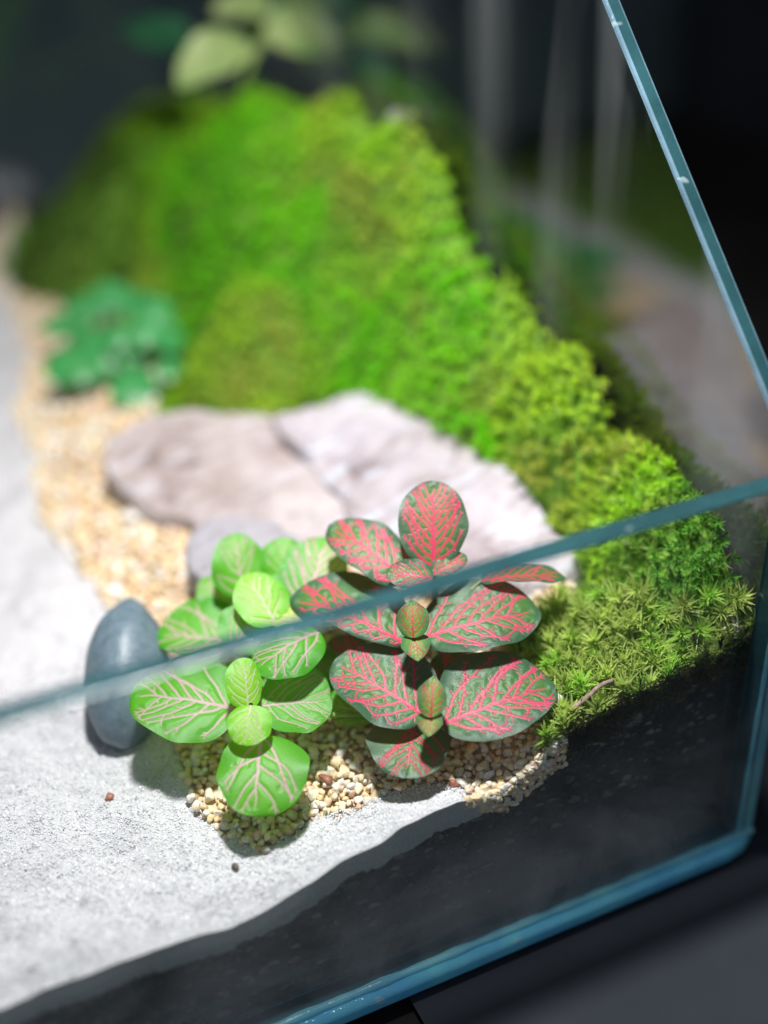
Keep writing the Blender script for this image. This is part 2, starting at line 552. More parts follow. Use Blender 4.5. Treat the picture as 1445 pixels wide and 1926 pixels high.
GZ = GZ + np.where(in_m, (lump(PT[:, 0], PT[:, 1]) - .0008).reshape(GX.shape), np.where(in_g, -0.0008, sand_rel * fade))
for pl, c_, n_, _ in SPLAN:          # the ground dips under the stones
    pz_ = c_[2] - ((GX - c_[0]) * n_[0] + (GY - c_[1]) * n_[1]) / n_[2] - .0045
    GZ = np.where(inpoly(GX, GY, pl), np.minimum(GZ, pz_), GZ)
nx, ny = len(gx), len(gy)
idx = np.arange(nx * ny).reshape(nx, ny)
quads = np.stack([idx[:-1, :-1], idx[1:, :-1], idx[1:, 1:], idx[:-1, 1:]], -1).reshape(-1, 4)
VG = np.stack([GX.ravel(), GY.ravel(), GZ.ravel()], 1)
in_l = inpoly(PT[:, 0] + jit, PT[:, 1] + jit2, LEFTB).reshape(GX.shape)
GZ = GZ + in_l * .0
reg = np.where(in_m | in_l, 2, np.where(in_g, 1, 0))
qreg = reg[:-1, :-1].ravel()
def submesh(name, mask):
    q = quads[mask]
    u, inv = np.unique(q, return_inverse=True)
    return VG[u], inv.reshape(q.shape)

# materials for the ground
def sand_mat(name, shaded):
    N = NT(name)
    f1 = N.noise(1900, 3, 0.7)
    f2 = N.noise(4200, 2, 0.6)
    if shaded:
        c = N.ramp(f1, [(0.3, (0.30, 0.33, 0.34)), (0.55, (0.46, 0.50, 0.51)), (0.75, (0.58, 0.62, 0.62))])
    else:
        c = N.ramp(f1, [(0.28, (0.46, 0.45, 0.465)), (0.45, (0.53, 0.52, 0.535)), (0.7, (0.615, 0.60, 0.615))])
        sp = N.ramp(f2, [(0.26, (1, 1, 1)), (0.31, (0, 0, 0))])
        c = N.mix(c, (0.18, 0.15, 0.13), N.math('MULTIPLY', sp, 0.18))
        c = N.mix(c, (0.43, 0.42, 0.43), N.ramp(N.noise(60, 4, .6), [(.45, (0, 0, 0)), (.75, (.7, .7, .7))]))
    h = N.math('ADD', N.math('MULTIPLY', f1, 0.7), N.math('MULTIPLY', f2, 0.35))
    nrm = N.bump(h, 0.32, 0.0005)
    return N.done(N.principled(c, 0.75, nrm, Specular_IOR_Level=0.35))
M['sand'] = sand_mat('white_sand', False)
M['shaded_sand'] = sand_mat('shaded_sand', True)  # darker copy of the sand colour, shade put into the front section
N = NT('black_soil')
c = N.ramp(N.noise(900, 5, 0.7), [(0.35, (0.010, 0.011, 0.012)), (0.55, (0.030, 0.031, 0.032)), (0.72, (0.085, 0.08, 0.072))])
M['soil'] = N.done(N.principled(c, 0.85, N.bump(N.noise(600, 5, 0.7), 0.8, 0.001), Specular_IOR_Level=0.2))
N = NT('gravel_bed')
c = N.ramp(N.noise(800, 3, 0.6), [(0.3, (0.50, 0.36, 0.20)), (0.55, (0.72, 0.56, 0.36)), (0.8, (0.84, 0.74, 0.60))])
M['gravel_bed'] = N.done(N.principled(c, 0.7, N.bump(N.noise(700, 3), 0.8, 0.001)))
N = NT('moss_ground')
c = N.ramp(N.noise(300, 4, 0.65), [(0.3, (0.05, 0.12, 0.012)), (0.55, (0.14, 0.30, 0.02)), (0.8, (0.25, 0.40, 0.05))])
M['moss_ground'] = N.done(N.principled(c, 0.9, N.bump(N.noise(900, 3), 0.8, 0.0012)))

V, F = submesh('sand', qreg == 0)
sand = new_obj('sand', mesh_np('sand', V, F), None, [M['sand']]); tag(sand, 'white fine sand covering the left and front of the tank', kind='structure')
V, F = submesh('gravel', qreg == 1)
gravel = new_obj('gravel_bed', mesh_np('gravel_bed', V, F), None, [M['gravel_bed']]); tag(gravel, 'tan quartz gravel strip between the sand and the stones', kind='structure')
V, F = submesh('soil', qreg == 2)
soil = new_obj('soil', mesh_np('soil', V, F), None, [M['moss_ground'], M['soil']]); tag(soil, 'dark soil bank under the moss', kind='structure')

# sections against the front pane
xs = gx
lz = GZ[:, 0]
Pn = np.stack([xs, np.zeros(nx), np.zeros(nx)], 1)
th = 0.0058 + 0.0011 * fbm(Pn, 140, 3, 31) + 0.0006 * vnoise(Pn, 900, 33)
th *= np.clip((-.0575 - xs) / .012, 0.0, 1)
isand = np.where(xs < -.0570)[0]
def strip(name, ii, z0, z1, mat, parent, rows=8, bulge=0.0):
    V, F = [], []
    for r in range(rows + 1):
        t = r / rows
        for i in ii:
            V.append((xs[i], FY - 0.00002 - bulge * math.sin(math.pi * t), z0[i] * (1 - t) + z1[i] * t))
    n = len(ii)
    for r in range(rows):
        for k in range(n - 1):
            F.append((r * n + k, (r + 1) * n + k, (r + 1) * n + k + 1, r * n + k + 1))
    o = new_obj(name, mesh_np(name, V, F), parent, [mat])
    return o
strip('sand_section', isand, lz, lz - th, M['shaded_sand'], sand)
low = lz.copy(); low[isand] = (lz - th)[isand] - 0.00002
strip('soil_section', np.arange(nx), low, np.full(nx, 0.0004), M['soil'], soil, 24)

# ------------------------------------------------------------------ sand grains lying proud on the sheet
def octa(n, cen, rad, stretch=0.5):
    base = np.array([(1, 0, 0), (-1, 0, 0), (0, 1, 0), (0, -1, 0), (0, 0, 1), (0, 0, -1)], float)
    tri = np.array([(0, 2, 4), (2, 1, 4), (1, 3, 4), (3, 0, 4), (2, 0, 5), (1, 2, 5), (3, 1, 5), (0, 3, 5)])
    Rm = np.linalg.qr(rng.normal(size=(n, 3, 3)))[0]
    sc = 1 + stretch * (rng.random((n, 6, 1)) - 0.5)
    V = np.einsum('nij,kj->nki', Rm, base) * sc * rad[:, None, None] + cen[:, None, :]
    F = tri[None] + (np.arange(n) * 6)[:, None, None]
    return V.reshape(-1, 3), F.reshape(-1, 3)
n = 80000
gxr = rng.uniform(-.175, -.05, n); gyr = FY + .0006 + (rng.random(n) ** 1.4) * .08
P3 = np.stack([gxr, gyr, np.zeros(n)], 1)
ok = ~inpoly(gxr, gyr, GRAVEL) & ~inpoly(gxr, gyr, MOSS)
gxr, gyr = gxr[ok], gyr[ok]; n = len(gxr)
rad = rng.uniform(.00012, .00027, n); big_ = rng.random(n) < .004; rad[big_] *= rng.uniform(1.6, 2.6, big_.sum())
z = height(gxr, gyr)
P3 = np.stack([gxr, gyr, np.zeros(n)], 1)
z = z + sand_relief(P3) * np.clip((gyr - FY) / .004, .3, 1)
V, F = octa(n, np.stack([gxr, gyr, z + rad * .22], 1), rad)
g = rng.random(n)
cols = np.where(g[:, None] < .006, np.array([.25, .22, .21]), np.where(g[:, None] < .2, np.array([.58, .57, .59]), np.array([.76, .755, .785]))) * rng.uniform(.85, 1.05, (n, 1))
N = NT('sand_grain')
M['sand_grain'] = N.done(N.principled(N.attr('Col'), 0.35, Specular_IOR_Level=0.6))
so = new_obj('sand_grains', mesh_np('sand_grains', V, F, False, {'Col': ('FLOAT_COLOR', np.repeat(cols, 6, 0))}), sand, [M['sand_grain']])
so['kind'] = 'stuff'

# ------------------------------------------------------------------ gravel stones
def rock_mesh(name, seed, sub=2, rough=0.22, cuts=7):
    import bmesh
    bm = bmesh.new()
    bmesh.ops.create_icosphere(bm, subdivisions=sub, radius=1.0)
    r = np.random.default_rng(seed)
    co = np.array([v.co[:] for v in bm.verts])
    for _ in range(cuts):          # flatten random faces so that it reads as a broken, tumbled stone
        d = unit(r.normal(size=3)); h = r.uniform(.46, .76)
        k = co @ d
        co -= np.where(k > h, (k - h), 0)[:, None] * d
    co *= (1 + rough * 0.25 * vnoise(co, 1.6, seed))[:, None] / max(.55, float(np.mean(np.linalg.norm(co, axis=1))))
    co *= np.array([r.uniform(.85, 1.25), r.uniform(.75, 1.0), r.uniform(.65, .95)])
    F = [[v.index for v in f.verts] for f in bm.faces]
    bm.free()
    return co, np.array(F)

N = NT('quartz_gravel')
oi = N.n('ShaderNodeObjectInfo')
stops = [(0.0, (.86, .78, .66)), (.18, (.84, .66, .40)), (.36, (.88, .86, .82)), (.52, (.86, .68, .42)), (.62, (.88, .80, .60)), (.82, (.76, .52, .40)), (.86, (.80, .80, .80)), (.93, (.86, .76, .60))]
c = N.ramp(oi.outputs['Random'], stops, 'CONSTANT')
c = N.mix(c, (.78, .52, .25), N.math('MULTIPLY', N.ramp(N.noise(1.1, 3, .6), [(.45, (0, 0, 0)), (.75, (1, 1, 1))]), .30))
c = N.mix(c, (.9, .86, .80), N.math('MULTIPLY', N.ramp(N.noise(2.3, 4, .6), [(.5, (0, 0, 0)), (.7, (1, 1, 1))]), .4))
p = N.principled(c, 0.32, N.bump(N.noise(5, 4, .6), .25, .15), Specular_IOR_Level=.55)
M['quartz'] = N.done(N.mixs(p, N.translucent(c), .16))
N = NT('quartz_gravel_far')
c = N.attr('Col')
M['quartz_far'] = N.done(N.principled(c, 0.4))

stone_shapes = []
for k in range(12):
    co, F = rock_mesh('gs', 100 + k, 2, .25, 14)
    me = mesh_np('gravel_stone_%d' % k, co, F, False)
    me.materials.append(M['quartz'])
    stone_shapes.append((co, F, me))

# dart throwing inside the gravel strip
cand = []
tries = 0
pts = []
cell = {}
def try_add(x, y, r):
    kx, ky = int(x / .003), int(y / .003)
    for a in range(-2, 3):
        for b in range(-2, 3):
            for (qx, qy, qr) in cell.get((kx + a, ky + b), ()):
                if (qx - x) ** 2 + (qy - y) ** 2 < (0.74 * (qr + r)) ** 2:
                    return False
    cell.setdefault((kx, ky), []).append((x, y, r))
    return True
rx = rng.uniform(-.135, -.026, 90000); ry = FY + .001 + rng.random(90000) ** 1.5 * (.36 - FY)
okk = inpoly(rx, ry, GRAVEL) & ~inpoly(rx, ry, MOSS)
for x, y in zip(rx[okk], ry[okk]):
    r = random.uniform(.0006, .0013) if y < .1 else random.uniform(.0010, .0019)
    if random.random() < .06: r *= 1.35
    if y - r < FY + .0001: continue
    if try_add(x, y, r): pts.append((x, y, r))
# a second, sparser layer of grains on top and a rim of grains spilled onto the sand
extra = []
for x, y, r in pts:
    if random.random() < .30:
        extra.append((x + random.uniform(-.001, .001), max(y + random.uniform(-.001, .001), FY + .0018), r * random.uniform(.6, .95), .0009))
allst = [(x, y, r, 0.0) for x, y, r in pts] + extra
pz = height(np.array([a[0] for a in allst]), np.array([a[1] for a in allst]))
# grains pressed against the front pane
face = []
for _ in range(330):
    x = random.uniform(-.0685, -.0475)
    l = float(np.interp(x, LPX, LPZ))
    dp = random.random() * .0065 * min(1, max(.25, (x + .0700) / .010))
    r = random.uniform(.0006, .0012) * (1 - dp * 40)
    face.append((x, FY + r * .55, l - dp, r))
def score(s):
    return s[3] / np.linalg.norm(np.array(s[:3]) - CAM)
stones = [(x, y, z - .0002 + up + r * .25, r) for (x, y, r, up), z in zip(allst, pz)]
fronty = [s for s in stones if s[1] < .075] + face
backy = [s for s in stones if s[1] >= .075]
def vis(s):
    q = RC.T @ (np.array(s[:3]) - CAM)
    u = PW / 2 + FPX * q[0] / q[2]; v = PH / 2 + FPX * q[1] / q[2]
    return 330 < u < 1080 and 1340 < v < 1570
seen = [s for s in fronty if vis(s)]
seen.sort(key=score, reverse=True)
single = seen[:300]
rest = seen[300:] + [s for s in fronty if not vis(s)] + backy
for k, (x, y, z, r) in enumerate(single):
    o = bpy.data.objects.new('gravel_stone', stone_shapes[k % 12][2])
    COL.objects.link(o); o.parent = gravel
    o.location = (x, y, z)
    o.rotation_euler = (random.uniform(-.6, .6), random.uniform(-.6, .6), random.uniform(0, 6.28))
    o.scale = (r * 1.05,) * 3
pal = np.array([(.80, .73, .62), (.74, .56, .33), (.82, .80, .76), (.80, .58, .34), (.84, .74, .50), (.70, .48, .36), (.80, .62, .40), (.80, .66, .48)])
VV, FF, CC = [], [], []
off = 0
for k, (x, y, z, r) in enumerate(rest):
    co, F, _ = stone_shapes[k % 12]
    a = random.uniform(0, 6.28); ca, sa = math.cos(a), math.sin(a)
    Rz = np.array([[ca, -sa, 0], [sa, ca, 0], [0, 0, 1]])
    VV.append(co @ Rz.T * r * 1.05 + np.array([x, y, z])); FF.append(F + off); off += len(co)
    CC.append(np.repeat(pal[rng.integers(0, 8)][None] * rng.uniform(.8, 1.08), len(co), 0))
fo = new_obj('gravel_stones', mesh_np('gravel_stones', np.concatenate(VV), np.concatenate(FF), True, {'Col': ('FLOAT_COLOR', np.concatenate(CC))}), gravel, [M['quartz_far']])
fo['kind'] = 'stuff'

VV, FF, CC = [], [], []
off = 0
for k in range(520):
    x = random.uniform(-.20, -.012)
    top = float(np.interp(x, xs, low)) if x < -.05 else float(np.interp(x, LPX, LPZ)) - .004
    d = random.random() ** 1.8 * .020
    r = random.uniform(.0003, .0011)
    z = top - d - r * .3
    if z < .002: continue
    co, F, _ = stone_shapes[k % 12]
    VV.append(co * r * np.array([1.2, .5, .9]) + np.array([x, FY + r * .18, z])); FF.append(F + off); off += len(co)
    c_ = [(.05, .045, .04), (.10, .085, .07), (.16, .15, .14), (.03, .03, .03)][k % 4]
    CC.append(np.repeat(np.array([c_]) * rng.uniform(.6, 1.3), len(co), 0))
cl_ = new_obj('soil_crumbs', mesh_np('soil_crumbs', np.concatenate(VV), np.concatenate(FF), True, {'Col': ('FLOAT_COLOR', np.concatenate(CC))}), soil, [M['quartz_far']])
cl_['kind'] = 'stuff'

# ------------------------------------------------------------------ flat stones and pebbles
def stone_mat(name, stops, streak, sc=1.0, rough=.6):
    N = NT(name)
    n1 = N.noise(55 * sc, 6, .62, dist=.6)
    c = N.ramp(n1, stops)
    mp = N.n('ShaderNodeMapping'); mp.inputs['Rotation'].default_value = (0, 0, .7); mp.inputs['Scale'].default_value = (1, 4.5, 1)
    N.l(N.coord(), mp.inputs['Vector'])
    n2 = N.noise(48 * sc, 5, .6, mp.outputs[0], 1.0)
    c = N.mix(c, streak, N.ramp(n2, [(.54, (0, 0, 0)), (.66, (.85, .85, .85))]))
    n3 = N.noise(900 * sc, 4, .65)
    c = N.mix(c, (.25, .2, .2), N.math('MULTIPLY', N.ramp(n3, [(.3, (1, 1, 1)), (.42, (0, 0, 0))]), .35))
    return N.done(N.principled(c, rough, N.bump(N.math('ADD', N.noise(160 * sc, 6, .65), N.math('MULTIPLY', n3, .3)), .9, .0022), Specular_IOR_Level=.4))

def flat_stone(name, outline, zc, normal, thick, relief, seed, mat, label, rough_edge=.025, dome=.0):
    """a slab whose plan outline is given on its own (tilted) top plane"""
    nrm = unit(normal)
    pix = np.array(outline, float)
    cpx = pix.mean(0)
    C0 = onz(cpx, zc)
    pts = np.array([onplane(p, C0, nrm) for p in pix])
    C0 = pts.mean(0)
    u = unit(np.cross([0, 1, 0], nrm)); v = np.cross(nrm, u)
    q = np.stack([(pts - C0) @ u, (pts - C0) @ v], 1)
    ang = np.unwrap(np.arctan2(q[:, 1], q[:, 0])); rad = np.hypot(q[:, 0], q[:, 1])
    o_ = np.argsort(np.mod(ang, 2 * np.pi)); ang = np.mod(ang, 2 * np.pi)[o_]; rad = rad[o_]
    K, Rn, S = 120, 34, 14
    th_ = np.linspace(0, 2 * np.pi, K, endpoint=False)
    R_ = np.interp(th_, np.concatenate([ang - 2 * np.pi, ang, ang + 2 * np.pi]), np.tile(rad, 3))
    V = [[0, 0, 0]]
    for i in range(1, Rn + 1):
        t = i / Rn
        for k in range(K):
            drop = -thick * .30 * max(0, (t - .96) / .04) ** 2 + dome * (1 - t * t)
            V.append([math.cos(th_[k]) * R_[k] * t, math.sin(th_[k]) * R_[k] * t, drop])
    for i in range(1, S + 1):
        t = i / S
        for k in range(K):
            rr = R_[k] * (1 + .03 * math.sin(t * 3.1) - .10 * t * t)
            V.append([math.cos(th_[k]) * rr, math.sin(th_[k]) * rr, -thick * (.30 + .70 * t)])
    V = np.array(V)
    stp = fbm(V * np.array([1.0, 2.2, 1.0]), 30, 3, seed + 5) * 3.2
    nz = fbm(V, 60, 5, seed) * relief + relief * 1.5 * (np.floor(stp) + np.clip((stp - np.floor(stp)) * 5, 0, 1)) / 2.0
    V[:, 2] += nz * np.where(V[:, 2] > -thick * .31, 1, .5)
    V[:, :2] *= (1 + rough_edge * .5 * fbm(V, 120, 3, seed + 9))[:, None]
    W = C0 + V[:, :1] * u + V[:, 1:2] * v + V[:, 2:] * nrm
    F = [(0, 1 + k, 1 + (k + 1) % K, 1 + (k + 1) % K) for k in range(K)]
    tri = [(0, 1 + k, 1 + (k + 1) % K) for k in range(K)]
    qd = []
    for i in range(Rn + S - 1):
        for k in range(K):
            a = 1 + i * K + k; b = 1 + i * K + (k + 1) % K
            qd.append((a, a + K, b + K)); qd.append((a, b + K, b))
    base = C0 - nrm * thick
    o = new_obj(name, mesh_np(name, W - base, np.array(tri + qd), True), None, [mat])
    o.location = base
    tag(o, label, 'stone', 'stones set in the gravel')
    return o

lilac = [(.28, (.20, .155, .165)), (.42, (.38, .325, .345)), (.56, (.50, .45, .49)), (.72, (.57, .53, .56))]
M['stone_l'] = stone_mat('lilac_stone', lilac, (.60, .66, .76))
M['stone_b'] = stone_mat('brown_stone', [(.28, (.18, .135, .125)), (.42, (.37, .30, .285)), (.58, (.50, .435, .435)), (.75, (.57, .515, .535))], (.55, .52, .56), .8)
M['stone_w'] = stone_mat('pale_stone', [(.25, (.22, .19, .21)), (.5, (.37, .345, .385)), (.8, (.46, .435, .475))], (.48, .47, .50), 1.1)
flat_stone('flat_stone', *STONES[0], .018, .0021, 41, M['stone_l'], 'large flat lilac stone with white streaks, behind the pink veined plant against the moss')
flat_stone('flat_stone', *STONES[1], .016, .0021, 47, M['stone_b'], 'brownish pink flat stone lying left of the large lilac slab', dome=.0005)
flat_stone('flat_stone', *STONES[2], .012, .0008, 53, M['stone_w'], 'small pale grey stone half hidden behind the green plant', dome=.002)

N = NT('grey_pebble')
c = N.ramp(N.noise(500, 4, .6), [(.3, (.09, .135, .165)), (.6, (.13, .185, .225)), (.8, (.19, .245, .28))])
M['pebble'] = N.done(N.principled(c, .40, N.bump(N.noise(1200, 5, .65), .3, .0004), Specular_IOR_Level=.5))
def ellipsoid(name, cen, long_dir, up, ax, seed, mat, n=0.05, seg=48):
    a = unit(long_dir); b = unit(np.cross(up, a)); c_ = np.cross(a, b)
    V, F = [], []
    for i in range(seg // 2 + 1):
        p = math.pi * i / (seg // 2)
        for j in range(seg):
            t = 2 * math.pi * j / seg
            V.append((math.cos(p), math.sin(p) * math.cos(t), math.sin(p) * math.sin(t)))
    V = np.array(V)
    V = V * (1 + n * fbm(V, 1.3, 2, seed))[:, None]
    W = V[:, :1] * a * ax[0] + V[:, 1:2] * b * ax[1] + V[:, 2:] * c_ * ax[2]
    F = [(i * seg + j, (i + 1) * seg + j, (i + 1) * seg + (j + 1) % seg, i * seg + (j + 1) % seg) for i in range(seg // 2) for j in range(seg)]
    o = new_obj(name, mesh_np(name, W, F), None, [mat]); o.location = cen
    return o
peb = ellipsoid('grey_pebble', (-.1165, .066, .0385), (.010, .024, .016), (0, 0, 1), (.0162, .0088, .0086), 5, M['pebble'], .12)
tag(peb, 'smooth dark blue grey pebble standing in sand beside the green plant', 'pebble')
N = NT('grey_rock'); c = N.ramp(N.noise(120, 4, .6), [(.35, (.08, .08, .09)), (.7, (.35, .35, .38))])
M['grey_rock'] = N.done(N.principled(c, .7))
q = onz((15, 365), .047)
gk = ellipsoid('grey_stone', q, (1, .2, .2), (0, 0, 1), (.012, .010, .012), 9, M['grey_rock'], .25)
tag(gk, 'blurred grey stone at the far left edge behind the gravel', 'stone')

# loose chips lying on the sand, moss and gravel
N = NT('red_chip'); M['red_chip'] = N.done(N.principled(N.ramp(N.noise(700, 3), [(.35, (.22, .07, .04)), (.7, (.45, .20, .13))]), .5))
N = NT('white_chip'); M['white_chip'] = N.done(N.principled(N.ramp(N.noise(700, 3), [(.35, (.6, .57, .55)), (.7, (.85, .83, .82))]), .4))
N = NT('dark_chip'); M['dark_chip'] = N.done(N.principled(N.ramp(N.noise(700, 3), [(.35, (.06, .05, .045)), (.7, (.2, .17, .14))]), .6))
chip_shapes = [rock_mesh('chip', 300 + k, 2, .3, 9) for k in range(4)]
def chip(name, p, r, mat, label, cat, k=0, dz=0.0, sc=(1, 1, .7), group=None):
    co, F = chip_shapes[k % 4]
    o = new_obj(name, mesh_np(name, co * r * np.array(sc), F), None, [mat])
    g_ = ground(p, dz)
    o.location = (g_[0], max(g_[1], FY + r), g_[2] + r * .3)
    o.rotation_euler = (0, 0, k * 1.3 + p[0])
    return tag(o, label, cat, group)
chip('stone_chip', (205, 1500), .0011, M['red_chip'], 'tiny rust red stone chip alone on the sand at left', 'stone chip', 0)
chip('stone_chip', (853, 1478), .0012, M['red_chip'], 'small reddish stone chip on white sand below the notched pink leaf', 'stone chip', 1)
chip('stone_chip', (612, 1468), .0014, M['red_chip'], 'small red stone chip in the gravel right of the lowest green leaf', 'stone chip', 2, .0012)
chip('stone_chip', (443, 1632), .0007, M['dark_chip'], 'tiny tan grain on the sand near the front glass', 'stone chip', 3)
chip('stone_chip', (1047, 1322), .0017, M['white_chip'], 'white stone chip between the pink leaf tip and the moss', 'stone chip', 1, .0035)
chip('stone_chip', (755, 228), .0036, M['grey_rock'], 'blurred grey stone on top of the far moss slope by the side glass', 'stone chip', 2, .004)

# ------------------------------------------------------------------ moss
def moss_mat(name, tr=.45):
    N = NT(name)
    c = N.attr('Col')
    p = N.principled(c, .45, Specular_IOR_Level=.35)
    return N.done(N.mixs(p, N.translucent(c), tr))
M['moss'] = moss_mat('moss')

def make_moss(name, cen, nrm, h, leaf_len, leaf_w, nl, cols, segs=2, open_=(.25, 1.25), fold=.3):
    """shoots: leaves in a spiral round short stems. cen (n,3), nrm (n,3), arrays h, leaf_len; cols (n,3)"""
    n = len(cen)
    N_ = n * nl
    nrm = nrm / np.linalg.norm(nrm, axis=1, keepdims=True)
    a = np.cross(nrm, np.tile([0.31, 0.17, 0.93], (n, 1)) + rng.normal(size=(n, 3)) * .2)
    a /= np.linalg.norm(a, axis=1, keepdims=True)
    b = np.cross(nrm, a)
    li = np.tile(np.arange(nl), n)
    si = np.repeat(np.arange(n), nl)
    f = (li + rng.random(N_)) / nl                      # 0 low on the stem, 1 at the tip
    az = li * 2.39996 + rng.random(N_) * .6 + si * 1.7
    el = open_[1] + (open_[0] - open_[1]) * f ** 1.3 + rng.normal(size=N_) * .14
    d_out = a[si] * np.cos(az)[:, None] + b[si] * np.sin(az)[:, None]
    d0 = nrm[si] * np.cos(el)[:, None] + d_out * np.sin(el)[:, None]
    side = np.cross(d0, nrm[si]); side /= np.linalg.norm(side, axis=1, keepdims=True) + 1e-9
    up = np.cross(side, d0)
    L = leaf_len[si] * (.75 + .5 * rng.random(N_)) * (1 - .35 * f * (f > .8))
    w = leaf_w[si] * (.8 + .4 * rng.random(N_))
    root = cen[si] + nrm[si] * (h[si] * (f * .9))[:, None]
    curve = rng.uniform(-.1, .35, N_)
    rows = []
    for k in range(segs + 1):
        t = k / segs
        p = root + d0 * (L * t)[:, None] + (d_out * .5 - nrm[si] * .5) * (L * t * t * curve)[:, None]
        if k < segs:
            ww = w * (.55 if k == 0 else 1.0 - .35 * (k - 1))
            rows.append(p - side * ww[:, None] * .5 + up * (ww * fold)[:, None])
            rows.append(p + side * ww[:, None] * .5 + up * (ww * fold)[:, None])
        else:
            rows.append(p)
    nv = len(rows)
    V = np.stack(rows, 1).reshape(-1, 3)
    tri = []
    for k in range(segs - 1):
        tri += [(2 * k, 2 * k + 1, 2 * k + 3), (2 * k, 2 * k + 3, 2 * k + 2)]
    tri.append((2 * (segs - 1), 2 * (segs - 1) + 1, nv - 1))
    tri = np.array(tri)
    F = (tri[None] + (np.arange(N_) * nv)[:, None, None]).reshape(-1, 3)
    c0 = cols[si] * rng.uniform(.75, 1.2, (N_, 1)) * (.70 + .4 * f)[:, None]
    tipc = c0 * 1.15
    brown = (rng.random(N_) < .06) | (rng.random(n) < .04)[si]
    tipc[brown] = np.array([.42, .24, .12])
    C = np.repeat(c0[:, None, :], nv, 1); C[:, -1] = tipc
    return V, F, np.clip(C.reshape(-1, 3), 0, .9)

def hnormal(x, y, e=.002):
    hh = lambda a, b: height(a, b) + lump(a, b)
    dx = (hh(x + e, y) - hh(x - e, y)) / (2 * e)
    dy = (hh(x, y + e) - hh(x, y - e)) / (2 * e)
    nn = np.stack([-dx, -dy, np.ones_like(dx)], 1)
    return nn / np.linalg.norm(nn, axis=1, keepdims=True)

def scatter(poly, n, x0, x1, y0, y1, mind):
    xs_ = rng.uniform(x0, x1, n); ys_ = rng.uniform(y0, y1, n)
    P = np.stack([xs_, ys_, np.zeros(n)], 1)
    j1 = .0018 * vnoise(P, 200, 61); j2 = .0018 * vnoise(P, 200, 62)
    ok = inpoly(xs_ + j1, ys_ + j2, poly)
    xs_, ys_ = xs_[ok], ys_[ok]
    cell_ = {}
    keep_ = []
    for i, (x, y) in enumerate(zip(xs_, ys_)):
        kx, ky = int(x / mind), int(y / mind)
        bad = False
        for a in (-1, 0, 1):
            for b in (-1, 0, 1):
                for (qx, qy) in cell_.get((kx + a, ky + b), ()):
                    if (qx - x) ** 2 + (qy - y) ** 2 < mind * mind: bad = True; break
                if bad: break
            if bad: break
        if not bad:
            cell_.setdefault((kx, ky), []).append((x, y)); keep_.append(i)
    return xs_[keep_], ys_[keep_]

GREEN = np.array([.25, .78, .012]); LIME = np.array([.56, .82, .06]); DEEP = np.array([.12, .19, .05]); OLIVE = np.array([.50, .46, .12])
def moss_cols(x, y, z, deep=0.0):
    P = np.stack([x, y, z], 1)
    tt_ = lump(x, y, True)
    base_a = np.array([.08, .15, .80, 1.0, .45, .5])[tt_]
    a = np.clip(base_a + .5 * vnoise(P, 70, 71), 0, 1)[:, None]
    b = np.clip(np.array([-.35, -.35, .05, .25, -.2, .2])[tt_] + 1.6 * vnoise(P, 110, 72), 0, 1)[:, None]
    c = GREEN * (1 - a) + LIME * a
    c = c * (1 - .6 * b) + OLIVE * .6 * b
    e = np.clip(-.5 + 1.9 * vnoise(P, 140, 73), 0, 1)[:, None]
    c = c * (1 - .5 * e) + np.array([.12, .38, .05]) * .5 * e
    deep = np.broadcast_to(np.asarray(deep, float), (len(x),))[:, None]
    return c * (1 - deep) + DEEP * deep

# 1. star moss at the front right, in focus
FRONT = [(-.0505, .004), (-.0005, .004), (-.0005, .0075), (-.010, .010), (-.020, .018), (-.027, .028), (-.033, .034), (-.039, .035), (-.047, .030), (-.0485, .016)]
sx, sy = scatter(FRONT, 9000, -.052, -.004, FY + .0008, .038, .0023)
sz = height(sx, sy)
nn = hnormal(sx, sy) * .6 + np.array([-.1, -.25, .75])
n = len(sx)
cl = np.where((rng.random(n) < .7)[:, None], np.array([.54, .68, .16]), np.array([.38, .64, .09])) * rng.uniform(.65, 1.2, (n, 1))
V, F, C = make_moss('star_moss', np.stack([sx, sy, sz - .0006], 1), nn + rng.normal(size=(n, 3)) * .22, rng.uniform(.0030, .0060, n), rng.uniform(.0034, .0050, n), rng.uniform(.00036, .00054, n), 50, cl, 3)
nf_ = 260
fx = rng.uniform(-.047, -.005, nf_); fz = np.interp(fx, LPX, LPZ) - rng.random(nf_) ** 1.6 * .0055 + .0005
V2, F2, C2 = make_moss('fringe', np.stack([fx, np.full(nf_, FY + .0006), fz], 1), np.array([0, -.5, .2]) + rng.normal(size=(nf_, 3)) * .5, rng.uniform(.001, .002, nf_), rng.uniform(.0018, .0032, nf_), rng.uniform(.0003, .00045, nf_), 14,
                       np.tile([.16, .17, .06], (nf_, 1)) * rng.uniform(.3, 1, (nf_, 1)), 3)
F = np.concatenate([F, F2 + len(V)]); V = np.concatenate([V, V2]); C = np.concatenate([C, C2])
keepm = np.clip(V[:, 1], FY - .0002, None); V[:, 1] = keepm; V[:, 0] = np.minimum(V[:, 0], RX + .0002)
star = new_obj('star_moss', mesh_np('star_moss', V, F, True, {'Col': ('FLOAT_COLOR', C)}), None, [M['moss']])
tag(star, 'yellow green star moss with pointed leaves at the front glass, right of the pink veined plant', kind='stuff')

